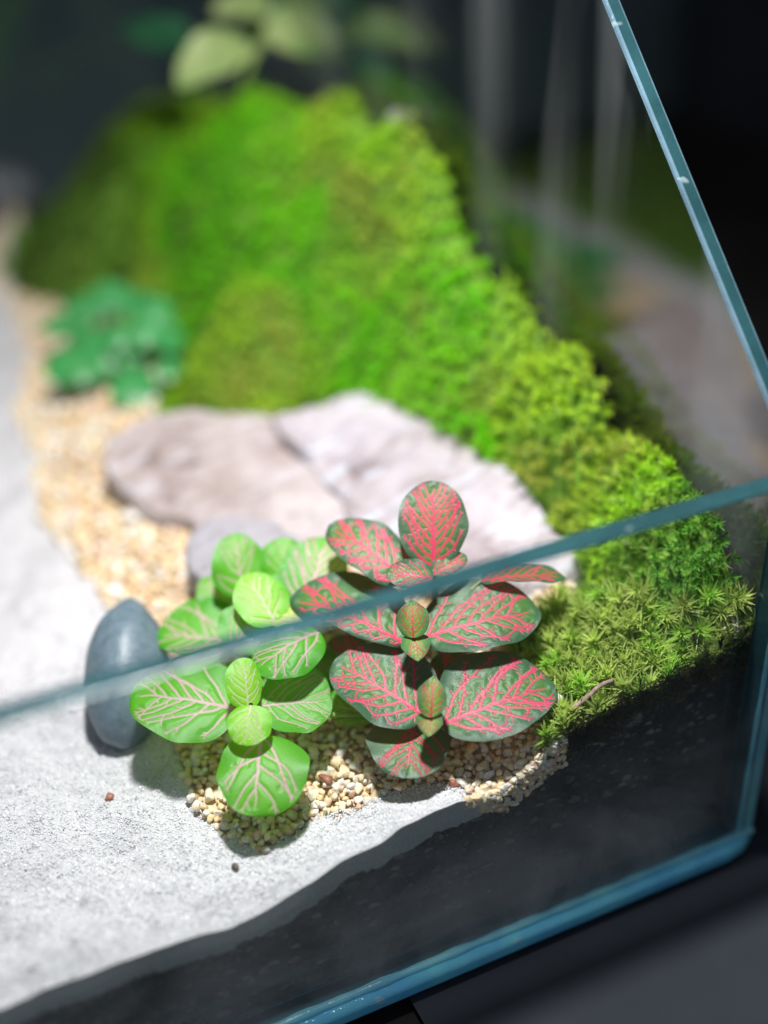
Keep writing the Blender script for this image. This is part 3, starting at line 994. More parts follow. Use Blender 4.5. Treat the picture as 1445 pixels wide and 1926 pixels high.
# 2. the front cushion, dense, with shade near the glass put into its colour
mask2 = lambda x, y: ~inpoly(x, y, FRONT)
cx_, cy_ = scatter(MOSS, 30000, -.045, -.004, FY + .0006, .085, .0014)
mk = mask2(cx_, cy_) & ~in_stone(cx_, cy_); cx_, cy_ = cx_[mk], cy_[mk]
cz = height(cx_, cy_) + lump(cx_, cy_) - .0006
n = len(cx_)
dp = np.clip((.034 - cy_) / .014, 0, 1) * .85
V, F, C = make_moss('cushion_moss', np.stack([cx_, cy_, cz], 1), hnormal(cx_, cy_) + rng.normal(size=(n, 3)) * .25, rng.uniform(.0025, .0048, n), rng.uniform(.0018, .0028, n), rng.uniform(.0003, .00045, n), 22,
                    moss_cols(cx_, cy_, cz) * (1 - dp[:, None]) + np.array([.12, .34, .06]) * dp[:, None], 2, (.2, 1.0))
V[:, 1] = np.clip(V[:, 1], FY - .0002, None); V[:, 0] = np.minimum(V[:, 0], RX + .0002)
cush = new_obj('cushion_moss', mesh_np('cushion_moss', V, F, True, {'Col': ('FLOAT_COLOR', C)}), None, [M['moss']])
tag(cush, 'dense bright green moss cushion at the right, between stone slab and side glass', kind='stuff')

# 3. the bank rising to the back
bx_, by_ = scatter(MOSS, 90000, -.125, -.004, .080, .355, .00145)
lx_, ly_ = scatter(LEFTB, 6000, -.30, -.135, .085, .355, .0034)
bx_ = np.concatenate([bx_, lx_]); by_ = np.concatenate([by_, ly_])
mk = ~in_stone(bx_, by_); bx_, by_ = bx_[mk], by_[mk]
bz = height(bx_, by_) + np.where(bx_ < -.13, 0, lump(bx_, by_) - .0008)
n = len(bx_)
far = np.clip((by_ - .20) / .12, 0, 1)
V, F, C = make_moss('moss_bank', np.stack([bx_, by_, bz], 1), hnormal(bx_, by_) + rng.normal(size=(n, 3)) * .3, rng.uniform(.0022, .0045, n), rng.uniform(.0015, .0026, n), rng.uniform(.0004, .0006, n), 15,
                    moss_cols(bx_, by_, bz, np.maximum(np.clip((-.050 - bx_ + (by_ - .25) * .25) / .012, 0, 1) * (by_ > .235) * .8, (bx_ < -.13) * .9)), 2, (.2, 1.15))  # shade on the hill's left flank put into colour; left bank is dark green
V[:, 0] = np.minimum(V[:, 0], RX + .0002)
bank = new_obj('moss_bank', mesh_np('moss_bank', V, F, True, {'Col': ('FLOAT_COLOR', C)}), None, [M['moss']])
tag(bank, 'soft green moss bank climbing to the back of the tank along the side glass', kind='stuff')

# ------------------------------------------------------------------ leaves
def seg_dist(P, A, B):
    d = B - A
    L2 = (d * d).sum(1) + 1e-12
    t = np.clip(((P[:, None, :] - A[None]) * d[None]).sum(-1) / L2[None], 0, 1)
    C = A[None] + t[..., None] * d[None]
    return np.sqrt(((P[:, None, :] - C) ** 2).sum(-1)), t

def venation(r, wfun, npair, branch, asym=0.0, net=True):
    """vein polylines in leaf units: x across (half width 1 = wfun), y along 0..1. Returns segments (A,B,halfwidthA,halfwidthB) with x in units of length"""
    S = []
    def add(poly, w0, w1):
        n = len(poly) - 1
        for i in range(n):
            a, b = poly[i], poly[i + 1]
            S.append((*a, *b, w0 + (w1 - w0) * i / n, w0 + (w1 - w0) * (i + 1) / n))
    mid = [(0.012 * math.sin(i * 1.7 + asym) * (i / 10), i / 10 * .90) for i in range(11)]
    add(mid, .021, .007)
    def midx(y):
        return float(np.interp(y, [p[1] for p in mid], [p[0] for p in mid]))
    for sgn in (-1, 1):
        prev = None
        for k in range(npair):
            kk = (k + (.45 if sgn > 0 else 0)) / npair
            y0 = .035 + .78 * kk + r.uniform(-.012, .012)
            a_ = math.radians(58 - 20 * kk + r.uniform(-4, 4))
            x, y = midx(y0), y0
            pts_ = [(x, y, a_)]
            reach = r.uniform(.80, .88)
            for s in range(40):
                st = .028
                x += sgn * math.sin(a_) * st; y += math.cos(a_) * st
                a_ += -.030 + r.uniform(-.16, .16)
                a_ = min(1.2, max(.35, a_))
                if y > .95 or abs(x) > reach * wfun(min(y, .999), sgn):
                    break
                pts_.append((x, y, a_))
            if len(pts_) < 3: continue
            add([p[:2] for p in pts_], .0135 - .004 * kk, .0068)
            flip = 1 if r.random() < .5 else -1
            j = 2
            while j < len(pts_):
                if r.random() < branch * 1.5:
                    px_, py_, aj = pts_[j]
                    aa = aj + flip * r.uniform(.75, 1.1)
                    flip = -flip
                    q = [(px_, py_)]
                    xx, yy = px_, py_
                    for s in range(int(r.integers(2, 4))):
                        xx += sgn * math.sin(aa) * .021; yy += math.cos(aa) * .021
                        aa += r.uniform(-.35, .35)
                        if yy > .95 or abs(xx) > .90 * wfun(min(max(yy, .001), .999), sgn) or xx * sgn < .015: break
                        q.append((xx, yy))
                    if len(q) > 1: add(q, .0078, .0045)
                j += int(r.integers(2, 4)) if branch > .3 else int(r.integers(3, 5))
            if branch > .1:      # the end of the vein splits in two
                px_, py_, aj = pts_[-1]
                for dirn in (-.55, .6):
                    q = [(px_, py_)]
                    xx, yy, aa = px_, py_, aj + dirn
                    for s in range(2):
                        xx += sgn * math.sin(aa) * .018; yy += math.cos(aa) * .018
                        if abs(xx) > .92 * wfun(min(max(yy, .001), .999), sgn): break
                        q.append((xx, yy))
                    if len(q) > 1: add(q, .0068, .0045)
            if net and prev is not None and len(pts_) > 4 and len(prev) > 4:
                a1 = pts_[int(len(pts_) * r.uniform(.45, .75))]
                a2 = prev[min(len(prev) - 1, int(len(prev) * r.uniform(.8, .99)))]
                if math.hypot(a1[0] - a2[0], a1[1] - a2[1]) < .17:
                    mx = ((a1[0] + a2[0]) / 2 + sgn * .014, (a1[1] + a2[1]) / 2)
                    add([a1[:2], mx, a2[:2]], .0068, .0055)
            prev = pts_
    return np.array(S)

def leaf(name, parent, base, tip, sa, sb, zc, a=.5, nudge=(0, 0, 0), k=.85, e_tip=1.05, arch=.05, cup=.06, ripple=.018, veins=(8, .5, True), vw=1.0, res=(84, 60), seed=0, mat=None, fold=0.0, quilt=.009, notch=0.0, label=None, petiole=None):
    r = np.random.default_rng(seed + 500)
    cpx = (np.array(base, float) + np.array(tip)) / 2
    C0 = onz(cpx, zc)
    tocam = unit(CAM - C0)
    nrm = unit(np.array([0, 0, 1.0]) * (1 - a) + tocam * a + np.array(nudge))
    B, T, A1, A2 = [onplane(p, C0, nrm) for p in (base, tip, sa, sb)]
    ax = T - B; Ln = np.linalg.norm(ax); v = ax / Ln
    u = np.cross(v, nrm)
    w1, w2 = (A1 - B) @ u, (A2 - B) @ u
    wr, wl = max(w1, w2, .15 * Ln * .3), max(-min(w1, w2), .15 * Ln * .3)
    ns, nt = res
    s = (1 - np.cos(np.pi * np.linspace(0, 1, ns + 1))) / 2
    def shape(s_):
        q = 2 * np.clip(s_, 0, 1) ** k - 1
        e = np.where(q > 0, e_tip, 1.0)
        return np.clip(1 - q * q, 0, None) ** (.5 * e)
    t = np.linspace(-1, 1, nt + 1)
    S, Tt = np.meshgrid(s, t, indexing='ij')
    edge_wob = 1 + .026 * np.sin(S * 11 + seed) * np.sign(Tt) + .010 * np.sin(S * 19 + seed * 2)
    wd = np.where(Tt > 0, wr, wl) * shape(S) * edge_wob
    if notch:
        S_eff = S - notch * np.exp(-((Tt * 1.0 - .15) / .22) ** 2) * np.clip(S - .6, 0, 1) * 2.0
    else:
        S_eff = S
    U = Tt * wd; Vv = S_eff * Ln
    wf = lambda y, sg: float(shape(np.array(y))) * (wr if sg > 0 else wl) / Ln
    Pn = np.stack([(U / Ln).ravel(), S.ravel()], 1)
    vm = np.zeros(len(Pn))
    if veins:
        SG = venation(r, wf, veins[0], veins[1], seed, veins[2])
        for c0 in range(0, len(Pn), 1500):
            d, tt = seg_dist(Pn[c0:c0 + 1500], SG[:, 0:2], SG[:, 2:4])
            hw = (SG[:, 4][None] * (1 - tt) + SG[:, 5][None] * tt) * vw * .98
            m_ = np.clip((hw - d) / .0065 + .5, 0, 1).max(1)
            vm[c0:c0 + 1500] = m_
            soft = np.clip(1 - d / .05, 0, 1).max(1)
            if c0 == 0: SOFT = np.zeros(len(Pn))
            SOFT[c0:c0 + 1500] = soft
    else:
        SOFT = np.zeros(len(Pn))
    vm = vm.reshape(S.shape); SOFT = SOFT.reshape(S.shape)
    Wm = (wr + wl) / 2
    hgt = arch * Ln * (4 * S * (1 - S)) - arch * Ln * .6 * S ** 3 + cup * Wm * (Tt * shape(S)) ** 2 - fold * Wm * np.abs(Tt) ** 1.3 * shape(S)
    hgt += ripple * Ln * (np.sin(S * 7 + seed) * Tt * np.abs(Tt) + .6 * np.sin(S * 15 + seed * 3) * Tt ** 3)
    hgt += quilt * Ln * (1 - SOFT) * np.clip(1 - Tt ** 4, 0, 1)
    W = B + U.ravel()[:, None] * u + Vv.ravel()[:, None] * v + hgt.ravel()[:, None] * nrm
    W[:, 1] = np.where(W[:, 2] < HF, np.maximum(W[:, 1], FY + .0004), W[:, 1])
    id_ = np.arange((ns + 1) * (nt + 1)).reshape(ns + 1, nt + 1)
    F = np.stack([id_[:-1, :-1], id_[:-1, 1:], id_[1:, 1:], id_[1:, :-1]], -1).reshape(-1, 4)
    rim = np.maximum(np.abs(Tt), np.clip((S - .8) / .2, 0, 1) ** 1.5)
    org = B.copy()
    me = mesh_np(name, W - org, F, True, {'vein': ('FLOAT', vm.ravel()), 'rim': ('FLOAT', rim.ravel()), 'along': ('FLOAT', S.ravel())})
    o = new_obj(name, me, None, [mat])
    o.location = org
    keep(o, parent)
    if label: o['label'] = label
    return B, nrm

def leaf_mat(name, inner, outer, vein_a, vein_b, rough=.42, tr=.28, tcol=(.35, .55, .03), sheen=.25, speck=.5):
    N = NT(name)
    vm = N.attr('vein', 'Fac'); rim = N.attr('rim', 'Fac')
    n1 = N.noise(260, 4, .6)
    rimf = N.ramp(N.math('ADD', rim, N.math('MULTIPLY', N.math('SUBTRACT', n1, .5), .5)), [(.30, (0, 0, 0)), (.85, (1, 1, 1))])
    c = N.mix(inner, outer, rimf)
    n2 = N.noise(3300, 2, .6)
    c = N.mix(c, tuple(min(1, k * 1.9 + .03) for k in outer), N.math('MULTIPLY', N.ramp(n2, [(.5, (0, 0, 0)), (.72, (1, 1, 1))]), speck))
    vc = N.mix(vein_a, vein_b, N.ramp(N.noise(140, 3, .6), [(.35, (0, 0, 0)), (.65, (1, 1, 1))]))
    c = N.mix(c, vc, vm)
    vor = N.n('ShaderNodeTexVoronoi'); vor.inputs['Scale'].default_value = 4200
    N.l(N.coord(), vor.inputs['Vector'])
    nrm = N.bump(vor.outputs['Distance'], .22, .00014)
    nrm = N.bump(vm, .35, .00025, nrm)
    p = N.principled(c, rough, nrm, Specular_IOR_Level=.45, Sheen_Weight=sheen, Sheen_Roughness=.4)
    tc = N.mix(tcol, vc, N.math('MULTIPLY', vm, .6))
    return N.done(N.mixs(p, N.translucent(tc), tr))
M['red_leaf'] = leaf_mat('pink_veined_leaf', (.048, .17, .020), (.030, .098, .050), (.62, .016, .085), (.68, .038, .14), tr=.22, tcol=(.30, .25, .05))
M['red_young'] = leaf_mat('pink_veined_young_leaf', (.15, .34, .04), (.085, .21, .08), (.56, .03, .06), (.60, .06, .09), tr=.22, tcol=(.30, .28, .05))
M['green_leaf'] = leaf_mat('green_leaf', (.085, .40, .008), (.050, .32, .012), (.66, .36, .41), (.64, .44, .44), tr=.38, tcol=(.34, .66, .02), sheen=.06, speck=.25)
M['green_young'] = leaf_mat('young_green_leaf', (.24, .54, .015), (.15, .48, .015), (.62, .58, .40), (.58, .52, .38), tr=.30, tcol=(.5, .7, .03), sheen=.15, speck=.3)
M['yellow_leaf'] = leaf_mat('yellow_green_leaf', (.42, .58, .05), (.34, .55, .04), (.78, .62, .50), (.78, .66, .5), tr=.30, tcol=(.6, .7, .03), sheen=.15, speck=.3)
N = NT('stem'); M['stem'] = N.done(N.principled(N.ramp(N.noise(300, 3), [(.3, (.16, .20, .06)), (.7, (.30, .24, .12))]), .5))
N = NT('stem_green'); M['stem_green'] = N.done(N.principled(N.ramp(N.noise(300, 3), [(.3, (.14, .30, .04)), (.7, (.28, .42, .08))]), .5))

def tubes(name, paths, parent, mat, k=7):
    VV, FF, off = [], [], 0
    for pts_, r0, r1 in paths:
        P = np.array(pts_, float)
        # smooth by Catmull resample
        tt = np.linspace(0, len(P) - 1, (len(P) - 1) * 6 + 1)
        Q = np.stack([np.interp(tt, np.arange(len(P)), P[:, i]) for i in range(3)], 1)
        for _ in range(6):
            Q[1:-1] = (Q[:-2] + Q[1:-1] * 2 + Q[2:]) / 4
        n = len(Q)
        T = np.gradient(Q, axis=0); T /= np.linalg.norm(T, axis=1, keepdims=True) + 1e-12
        a = np.cross(T, [.31, .87, .12]); a /= np.linalg.norm(a, axis=1, keepdims=True); b = np.cross(T, a)
        R_ = np.linspace(r0, r1, n)
        an = np.arange(k) * 2 * math.pi / k
        V = Q[:, None, :] + (a[:, None, :] * np.cos(an)[None, :, None] + b[:, None, :] * np.sin(an)[None, :, None]) * R_[:, None, None]
        id_ = np.arange(n * k).reshape(n, k)
        F = np.stack([id_[:-1], np.roll(id_[:-1], -1, 1), np.roll(id_[1:], -1, 1), id_[1:]], -1).reshape(-1, 4)
        VV.append(V.reshape(-1, 3)); FF.append(F + off); off += n * k
    o = new_obj(name, mesh_np(name, np.concatenate(VV), np.concatenate(FF)), None, [mat])
    return keep(o, parent)

# ---- pink veined plant
g0 = np.array([-.064, .030, float(height(-.064, .030)[0])])
red = empty('nerve_plant', g0)
tag(red, 'dark green nerve plant with vivid pink veins standing in the gravel behind the front glass', 'plant', 'nerve plants')
RL = M['red_leaf']; RY = M['red_young']
HR = (150, 110)
specs = [
    # base, tip, side, side, z, tilt
    dict(base=(800, 1347), tip=(627, 1243), sa=(738, 1206), sb=(668, 1345), zc=.0475, a=.42, k=.80, seed=1, veins=(7, .75, True), vw=1.0, arch=.03, cup=.10, res=HR),
    dict(base=(831, 1364), tip=(1046, 1288), sa=(915, 1226), sb=(960, 1388), zc=.0465, a=.40, k=.88, seed=2, veins=(8, .75, True), vw=.95, arch=.04, cup=.05, res=HR),
    dict(base=(782, 1362), tip=(762, 1462), sa=(690, 1392), sb=(850, 1392), zc=.0405, a=.25, k=.62, e_tip=.8, seed=3, veins=(6, .5, False), vw=1.15, arch=.05, cup=-.03, notch=.16, res=HR),
    dict(base=(811, 1350), tip=(816, 1270), sa=(784, 1310), sb=(840, 1310), zc=.0515, a=.75, k=.85, e_tip=2.0, seed=4, quilt=.02, veins=(6, .35, False), vw=1.15, mat=RY, res=(60, 44), cup=0.55),
    dict(base=(812, 1342), tip=(806, 1386), sa=(782, 1360), sb=(834, 1358), zc=.0480, a=.45, k=.8, e_tip=2.0, seed=5, quilt=.02, veins=(6, .35, False), vw=1.15, mat=RY, res=(60, 44), cup=0.40),
    dict(base=(797, 1200), tip=(1017, 1148), sa=(900, 1092), sb=(905, 1232), zc=.0555, a=.38, k=.92, seed=6, veins=(7, .65, True), vw=.85, arch=.05, cup=.04, res=HR),
    dict(base=(762, 1210), tip=(545, 1122), sa=(655, 1070), sb=(640, 1190), zc=.0550, a=.35, k=.95, seed=7, veins=(7, .65, True), vw=.85, arch=.06, cup=-.05, res=HR),
    dict(base=(770, 1095), tip=(617, 988), sa=(715, 985), sb=(660, 1070), zc=.0640, a=.45, k=.95, seed=8, veins=(8, .6, True), vw=1.05, arch=.06, cup=-.05, res=HR),
    dict(base=(815, 1070), tip=(815, 904), sa=(748, 980), sb=(880, 980), zc=.0700, a=.80, k=1.05, seed=9, veins=(9, .5, False), vw=1.15, arch=.03, cup=.05, res=HR),
    dict(base=(815, 1088), tip=(726, 1078), sa=(765, 1052), sb=(768, 1110), zc=.0640, a=.6, seed=10, veins=(6, .4, False), vw=1.25, res=(60, 44)),
    dict(base=(815, 1082), tip=(878, 1046), sa=(835, 1040), sb=(856, 1082), zc=.0640, a=.6, seed=11, veins=(6, .4, False), vw=1.3, res=(60, 44)),
    dict(base=(905, 1092), tip=(1064, 1084), sa=(990, 1064), sb=(990, 1102), zc=.0600, a=-.12, seed=12, veins=(7, .4, True), vw=1.2, arch=.04, res=(84, 60)),
    dict(base=(778, 1200), tip=(774, 1126), sa=(745, 1165), sb=(808, 1165), zc=.0600, a=.8, e_tip=2.0, seed=13, quilt=.02, veins=(6, .35, False), vw=1.15, mat=RY, res=(60, 44), cup=0.60),
    dict(base=(780, 1194), tip=(787, 1244), sa=(753, 1212), sb=(810, 1210), zc=.0560, a=.45, e_tip=2.0, seed=14, quilt=.02, veins=(5, .35, False), vw=1.15, mat=RY, res=(60, 44), cup=0.40),
    dict(base=(838, 1318), tip=(862, 1222), sa=(802, 1262), sb=(905, 1262), zc=.0440, a=.45, seed=15, veins=(7, .65, True), res=(70, 50)),
    dict(base=(700, 1255), tip=(612, 1205), sa=(650, 1188), sb=(660, 1245), zc=.0440, a=.4, seed=16, veins=(7, .65, True), res=(70, 50)),
    dict(base=(790, 1330), tip=(905, 1300), sa=(850, 1270), sb=(850, 1350), zc=.0410, a=.35, seed=17, veins=(7, .65, True), res=(70, 50)),
]
def crown(p, z):
    return onz(p, z)
cA = crown((812, 1347), .0462); cB = crown((780, 1200), .0535); cC = crown((815, 1085), .0600)
gA = np.array([cA[0] + .003, cA[1] + .006, 0]); gA[2] = height(gA[0], gA[1])[0]
gB = np.array([cB[0] + .001, cB[1] + .000, 0]); gB[2] = height(gB[0], gB[1])[0]
gC = np.array([cC[0] - .001, cC[1] - .003, 0]); gC[2] = height(gC[0], gC[1])[0]
bases = []
for sp in specs:
    sp = dict(sp); mt = sp.pop('mat', RL)
    B, nr = leaf('leaf', red, mat=mt, **sp)
    bases.append(B)
owner = [cA, cA, cA, cA, cA, cB, cB, cC, cC, cC, cC, cB, cB, cB, cA, cB, cA]
paths = [([gA, (gA + cA) / 2 + np.array([.001, -.001, 0]), cA], .0010, .0008), ([gB, (gB + cB) / 2 + np.array([-.001, .001, 0]), cB], .0011, .0008),
         ([gC, (gC + cC) / 2 + np.array([.0008, 0, 0]), cC], .0011, .0008)]
for B, ow in zip(bases, owner):
    if np.linalg.norm(B - ow) > .0012:
        paths.append(([ow - np.array([0, 0, .001]), (B + ow) / 2 - np.array([0, 0, .0008]), B], .00060, .00045))
tubes('stem', paths, red, M['stem'])

# ---- green plant
g1 = np.array([-.098, .048, float(height(-.098, .048)[0])])
grn = empty('nerve_plant', g1)
tag(grn, 'bright green nerve plant with pale pink veins beside the grey pebble', 'plant', 'nerve plants')
GL = M['green_leaf']; GYo = M['green_young']; YL = M['yellow_leaf']
gspecs = [
    dict(base=(446, 1335), tip=(245, 1305), sa=(345, 1240), sb=(340, 1398), zc=.0440, a=.35, k=.80, seed=31, veins=(7, .14, False), vw=.95, arch=.05, cup=-.04, res=HR, e_tip=.95, quilt=.010),
    dict(base=(492, 1328), tip=(625, 1318), sa=(565, 1248), sb=(560, 1385), zc=.0440, a=.45, k=.90, seed=32, veins=(7, .22, False), vw=.85, arch=.02, cup=.16, res=HR, e_tip=.8, quilt=.007),
    dict(base=(492, 1382), tip=(478, 1533), sa=(409, 1455), sb=(583, 1440), zc=.0398, a=.42, k=.85, seed=33, veins=(4, .2, False), vw=1.25, arch=.06, cup=-.05, res=HR, e_tip=.85, quilt=.010),
    dict(base=(468, 1335), tip=(458, 1236), sa=(422, 1280), sb=(492, 1280), zc=.0500, a=.75, k=.9, seed=34, veins=(6, .1, False), vw=.9, mat=GYo, res=(70, 50), cup=.2, e_tip=.9),
    dict(base=(472, 1326), tip=(462, 1402), sa=(426, 1366), sb=(513, 1358), zc=.0465, a=.50, k=.85, seed=35, veins=(5, .15, False), vw=1.1, mat=GYo, res=(70, 50), cup=-.1, e_tip=.9),
    dict(base=(600, 1188), tip=(480, 1258), sa=(500, 1195), sb=(590, 1256), zc=.0520, a=.30, k=.9, seed=36, veins=(5, .25, False), vw=1.2, res=HR, cup=-.2, arch=.08, e_tip=.9),
    dict(base=(705, 1345), tip=(608, 1325), sa=(655, 1284), sb=(655, 1368), zc=.0400, a=.4, seed=37, veins=(5, .15, False), vw=.8, res=(70, 50)),
    dict(base=(445, 1212), tip=(296, 1192), sa=(370, 1124), sb=(365, 1248), zc=.0450, a=.35, seed=38, veins=(6, .14, False), vw=1.2, res=(70, 50)),
    dict(base=(458, 1125), tip=(442, 1002), sa=(396, 1060), sb=(500, 1060), zc=.0560, a=.75, seed=39, veins=(5, .1, False), vw=.9, res=(70, 50), cup=.15),
    dict(base=(535, 1100), tip=(535, 1010), sa=(488, 1050), sb=(576, 1050), zc=.0570, a=.7, seed=40, veins=(5, .1, False), vw=.6, res=(70, 50), cup=.2),
    dict(base=(575, 1155), tip=(615, 1010), sa=(525, 1075), sb=(660, 1075), zc=.0560, a=.6, seed=41, veins=(7, .12, False), vw=1.4, res=(70, 50)),
    dict(base=(520, 1175), tip=(462, 1078), sa=(436, 1135), sb=(535, 1110), zc=.0560, a=.55, seed=42, veins=(5, .1, False), vw=1.0, res=(70, 50), mat=GYo),
    dict(base=(440, 1222), tip=(492, 1138), sa=(412, 1165), sb=(522, 1195), zc=.0510, a=.5, seed=43, veins=(5, .1, False), vw=1.3, res=(70, 50)),
    dict(base=(612, 1182), tip=(500, 1160), sa=(555, 1136), sb=(555, 1196), zc=.0530, a=.5, seed=44, veins=(5, .1, False), vw=.9, res=(70, 50), mat=YL),
    dict(base=(480, 1252), tip=(372, 1238), sa=(425, 1210), sb=(425, 1268), zc=.0420, a=.4, seed=45, veins=(5, .1, False), vw=1.1, res=(70, 50)),
    dict(base=(622, 1190), tip=(520, 1212), sa=(570, 1182), sb=(575, 1225), zc=.0500, a=.4, seed=46, veins=(5, .1, False), vw=1.1, res=(70, 50), mat=YL),
    dict(base=(505, 1150), tip=(560, 1085), sa=(490, 1105), sb=(575, 1130), zc=.0530, a=.5, seed=48, veins=(6, .14, False), vw=1.2, res=(70, 50)),
    dict(base=(420, 1150), tip=(385, 1085), sa=(370, 1125), sb=(430, 1110), zc=.0490, a=.5, seed=49, veins=(6, .14, False), vw=1.0, res=(70, 50)),
    dict(base=(600, 1165), tip=(655, 1110), sa=(600, 1115), sb=(665, 1150), zc=.0500, a=.45, seed=50, veins=(6, .14, False), vw=1.1, res=(70, 50)),
    dict(base=(470, 1275), tip=(545, 1225), sa=(480, 1225), sb=(550, 1275), zc=.0425, a=.4, seed=51, veins=(6, .14, False), vw=1.0, res=(70, 50)),
    dict(base=(560, 1260), tip=(640, 1240), sa=(600, 1210), sb=(600, 1290), zc=.0410, a=.35, seed=47, veins=(5, .1, False), vw=.8, res=(60, 44)),
]
dA = crown((470, 1332), .0450); dB = crown((545, 1185), .0490); dC = crown((470, 1150), .0490)
gd = []
for d in (dA, dB, dC):
    q = np.array([d[0] + .001, d[1] + .004, 0]); q[2] = height(q[0], q[1])[0]; gd.append(q)
bases = []
for sp in gspecs:
    sp = dict(sp); mt = sp.pop('mat', GL)
    B, nr = leaf('leaf', grn, mat=mt, **sp)
    bases.append(B)
owner = [dA, dA, dA, dA, dA, dB, dA, dC, dC, dB, dB, dB, dC, dB, dC, dB, dB, dC, dB, dA, dB]
paths = [([g_, (g_ + d) / 2 + np.array([.001, 0, 0]), d], .0012, .0009) for g_, d in zip(gd, (dA, dB, dC))]
for B, ow in zip(bases, owner):
    if np.linalg.norm(B - ow) > .0012:
        paths.append(([ow - np.array([0, 0, .001]), (B + ow) / 2 - np.array([0, 0, .0008]), B], .0007, .0005))
tubes('stem', paths, grn, M['stem_green'])

# ---- small glossy plant at the back left
N = NT('glossy_leaf')
c = N.ramp(N.noise(120, 3), [(.3, (.03, .22, .055)), (.7, (.07, .38, .11))])
M['glossy'] = N.done(N.mixs(N.principled(c, .38, Specular_IOR_Level=.45), N.translucent((.10, .45, .06)), .2))
q0 = ground((260, 700))
sm = empty('glossy_plant', q0)
tag(sm, 'small blurred plant with round glossy dark green leaves at the back left', 'plant')
sl = [((160, 612), (75, 612), (115, 592), (115, 634), .050, .3), ((205, 590), (120, 575), (160, 550), (160, 605), .053, .4), ((230, 590), (200, 525), (165, 560), (250, 555), .056, .5),
      ((245, 595), (335, 590), (290, 555), (290, 625), .054, .5), ((235, 600), (270, 545), (220, 560), (290, 575), .055, .5), ((225, 660), (285, 655), (250, 625), (250, 690), .052, .5),
      ((205, 685), (80, 690), (140, 655), (140, 725), .049, .4), ((240, 700), (262, 765), (205, 735), (300, 735), .046, .35), ((280, 650), (360, 630), (320, 610), (325, 665), .050, .3),
      ((285, 680), (345, 700), (315, 670), (305, 715), .046, .3), ((215, 640), (165, 645), (190, 618), (190, 665), .050, .4), ((250, 660), (200, 620), (205, 655), (250, 620), .055, .55),
      ((215, 700), (180, 640), (170, 680), (225, 665), .050, .5), ((265, 690), (215, 665), (235, 705), (250, 655), .049, .5), ((240, 640), (310, 620), (270, 600), (275, 655), .057, .55), ((190, 620), (130, 640), (160, 605), (160, 655), .048, .3)]
cc = onz((240, 650), .046)
paths = []
for i, (b, t_, s1, s2, zc, a) in enumerate(sl):
    B, nr = leaf('leaf', sm, b, t_, s1, s2, zc, a, seed=60 + i, veins=None, res=(24, 18), mat=M['glossy'], e_tip=.9, quilt=0, cup=-.18, arch=.10, ripple=.03)
    paths.append(([q0 + np.array([0, 0, -.002]), (q0 + B) / 2 + np.array([0, 0, .001]), B], .0007, .0005))
tubes('stem', paths, sm, M['stem_green'])

# ---- climbing plant above the moss bank at the top
N = NT('pale_leaf')
c = N.ramp(N.noise(60, 4, .6), [(.35, (.14, .26, .07)), (.6, (.34, .42, .16)), (.8, (.5, .55, .3))])
M['pale_leaf'] = N.done(N.mixs(N.principled(c, .4), N.translucent((.4, .5, .1)), .2))
N = NT('dark_leaf')
c = N.ramp(N.noise(60, 4, .6), [(.35, (.01, .06, .025)), (.7, (.03, .14, .06))])
M['dark_leaf'] = N.done(N.mixs(N.principled(c, .35), N.translucent((.05, .2, .05)), .15))
q1 = np.array([-.028, .245, float(height(-.028, .245)[0])])
tp = empty('climbing_plant', q1)
tag(tp, 'blurred leafy plant with pale and dark green leaves above the moss bank at the top', 'plant')
tl_ = [((480, 90), (335, 165), (385, 70), (420, 150), .120, .45, 0), ((500, 45), (635, 95), (590, 25), (545, 110), .124, .5, 0), ((510, 15), (400, 20), (450, -15), (455, 45), .130, .4, 0),
       ((640, 70), (770, 70), (705, 35), (700, 105), .120, .3, 1), ((660, 110), (740, 165), (715, 110), (680, 150), .116, .4, 1), ((560, -20), (680, 10), (630, -50), (620, 40), .132, .4, 1),
       ((480, 60), (520, -60), (450, -10), (560, 0), .130, .5, 1), ((350, 90), (230, 40), (290, 30), (280, 100), .120, .3, 1)]
paths = []
hub = onz((500, 60), .122)
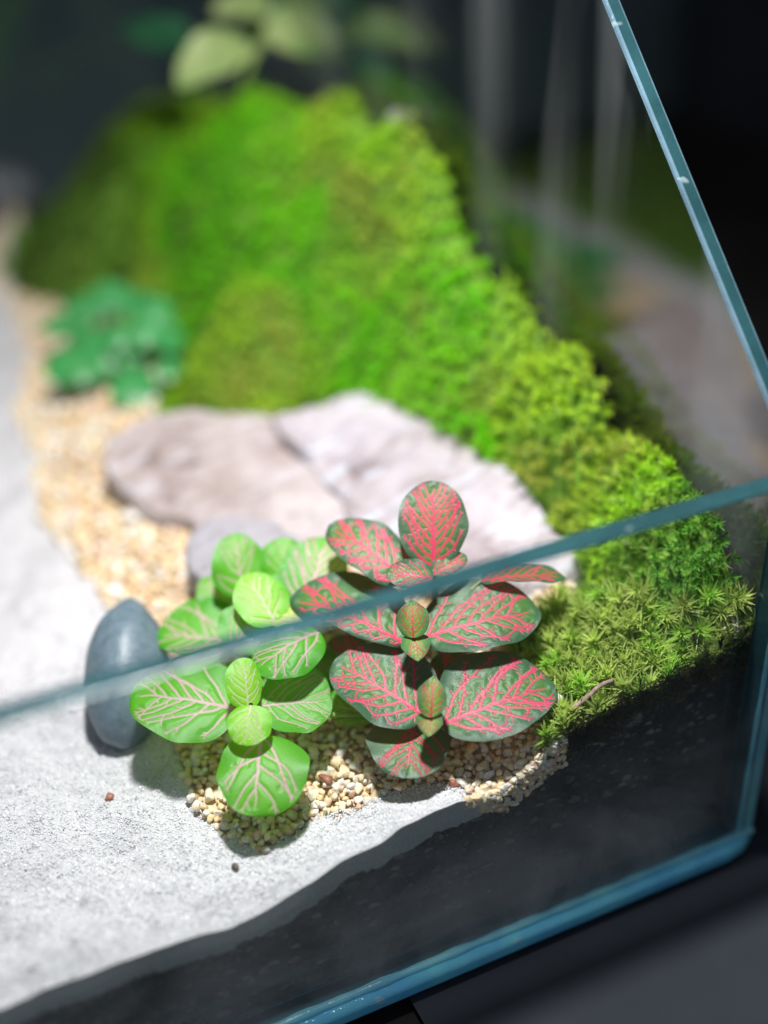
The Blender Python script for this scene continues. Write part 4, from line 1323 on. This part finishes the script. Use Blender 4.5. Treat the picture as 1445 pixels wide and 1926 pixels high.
for i, (b, t_, s1, s2, zc, a, dk) in enumerate(tl_):
    B, nr = leaf('leaf', tp, b, t_, s1, s2, zc, a, seed=80 + i, veins=None, res=(24, 18), mat=M['dark_leaf'] if dk else M['pale_leaf'], e_tip=1.3, k=.75, quilt=0, cup=.15, ripple=.02)
    paths.append(([q1 - np.array([0, 0, .002]), hub * .5 + q1 * .5, hub, (hub + B) / 2, B], .0011, .0006))
tubes('stem', paths, tp, M['stem_green'])

# ------------------------------------------------------------------ twigs and litter in the moss
N = NT('twig'); M['twig'] = N.done(N.principled(N.ramp(N.noise(900, 4), [(.3, (.12, .07, .05)), (.7, (.42, .28, .24))]), .7))
N = NT('root'); M['root'] = N.done(N.principled(N.ramp(N.noise(900, 4), [(.3, (.5, .45, .35)), (.7, (.8, .76, .66))]), .6))
N = NT('dark_twig'); M['dark_twig'] = N.done(N.principled((.02, .018, .015), .6))
def twig(name, pix, dz, r0, r1, mat, label, cat='twig'):
    P = [ground(p, d) for p, d in zip(pix, dz)]
    P = [np.array([a[0], max(a[1], FY + .0006), a[2]]) for a in P]
    e = empty(name, P[0])
    o = tubes('stick', [(P, r0, r1)], e, mat)
    return tag(e, label, cat)
twig('twig', [(1075, 1335), (1105, 1312), (1130, 1288), (1152, 1280)], (.004, .005, .006, .006), .0006, .0004, M['twig'], 'short brown twig in the star moss near the front glass')
twig('twig', [(1300, 1175), (1308, 1200), (1318, 1225)], (.007, .006, .003), .0003, .0006, M['dark_twig'], 'thin black thorn sticking out of the star moss by the glass')
e = empty('pale_roots', ground((1400, 1190), .002))
pp = []
for i in range(16):
    a0 = ground((1385 + random.uniform(-20, 50), 1192 + random.uniform(-8, 10)), .001)
    a1 = a0 + np.array([random.uniform(-.003, .004), random.uniform(-.001, .002), random.uniform(.0, .004)])
    a2 = a1 + np.array([random.uniform(-.003, .003), random.uniform(-.001, .001), random.uniform(-.001, .002)])
    arr = [a0, a1, a2]
    for q in arr: q[1] = max(q[1], FY + .0005); q[0] = min(q[0], RX - .0004)
    pp.append((arr, .00035, .0002))
tubes('root_tuft', pp, e, M['root'])
tag(e, 'tuft of pale straw coloured roots in the moss at the right corner', 'roots')
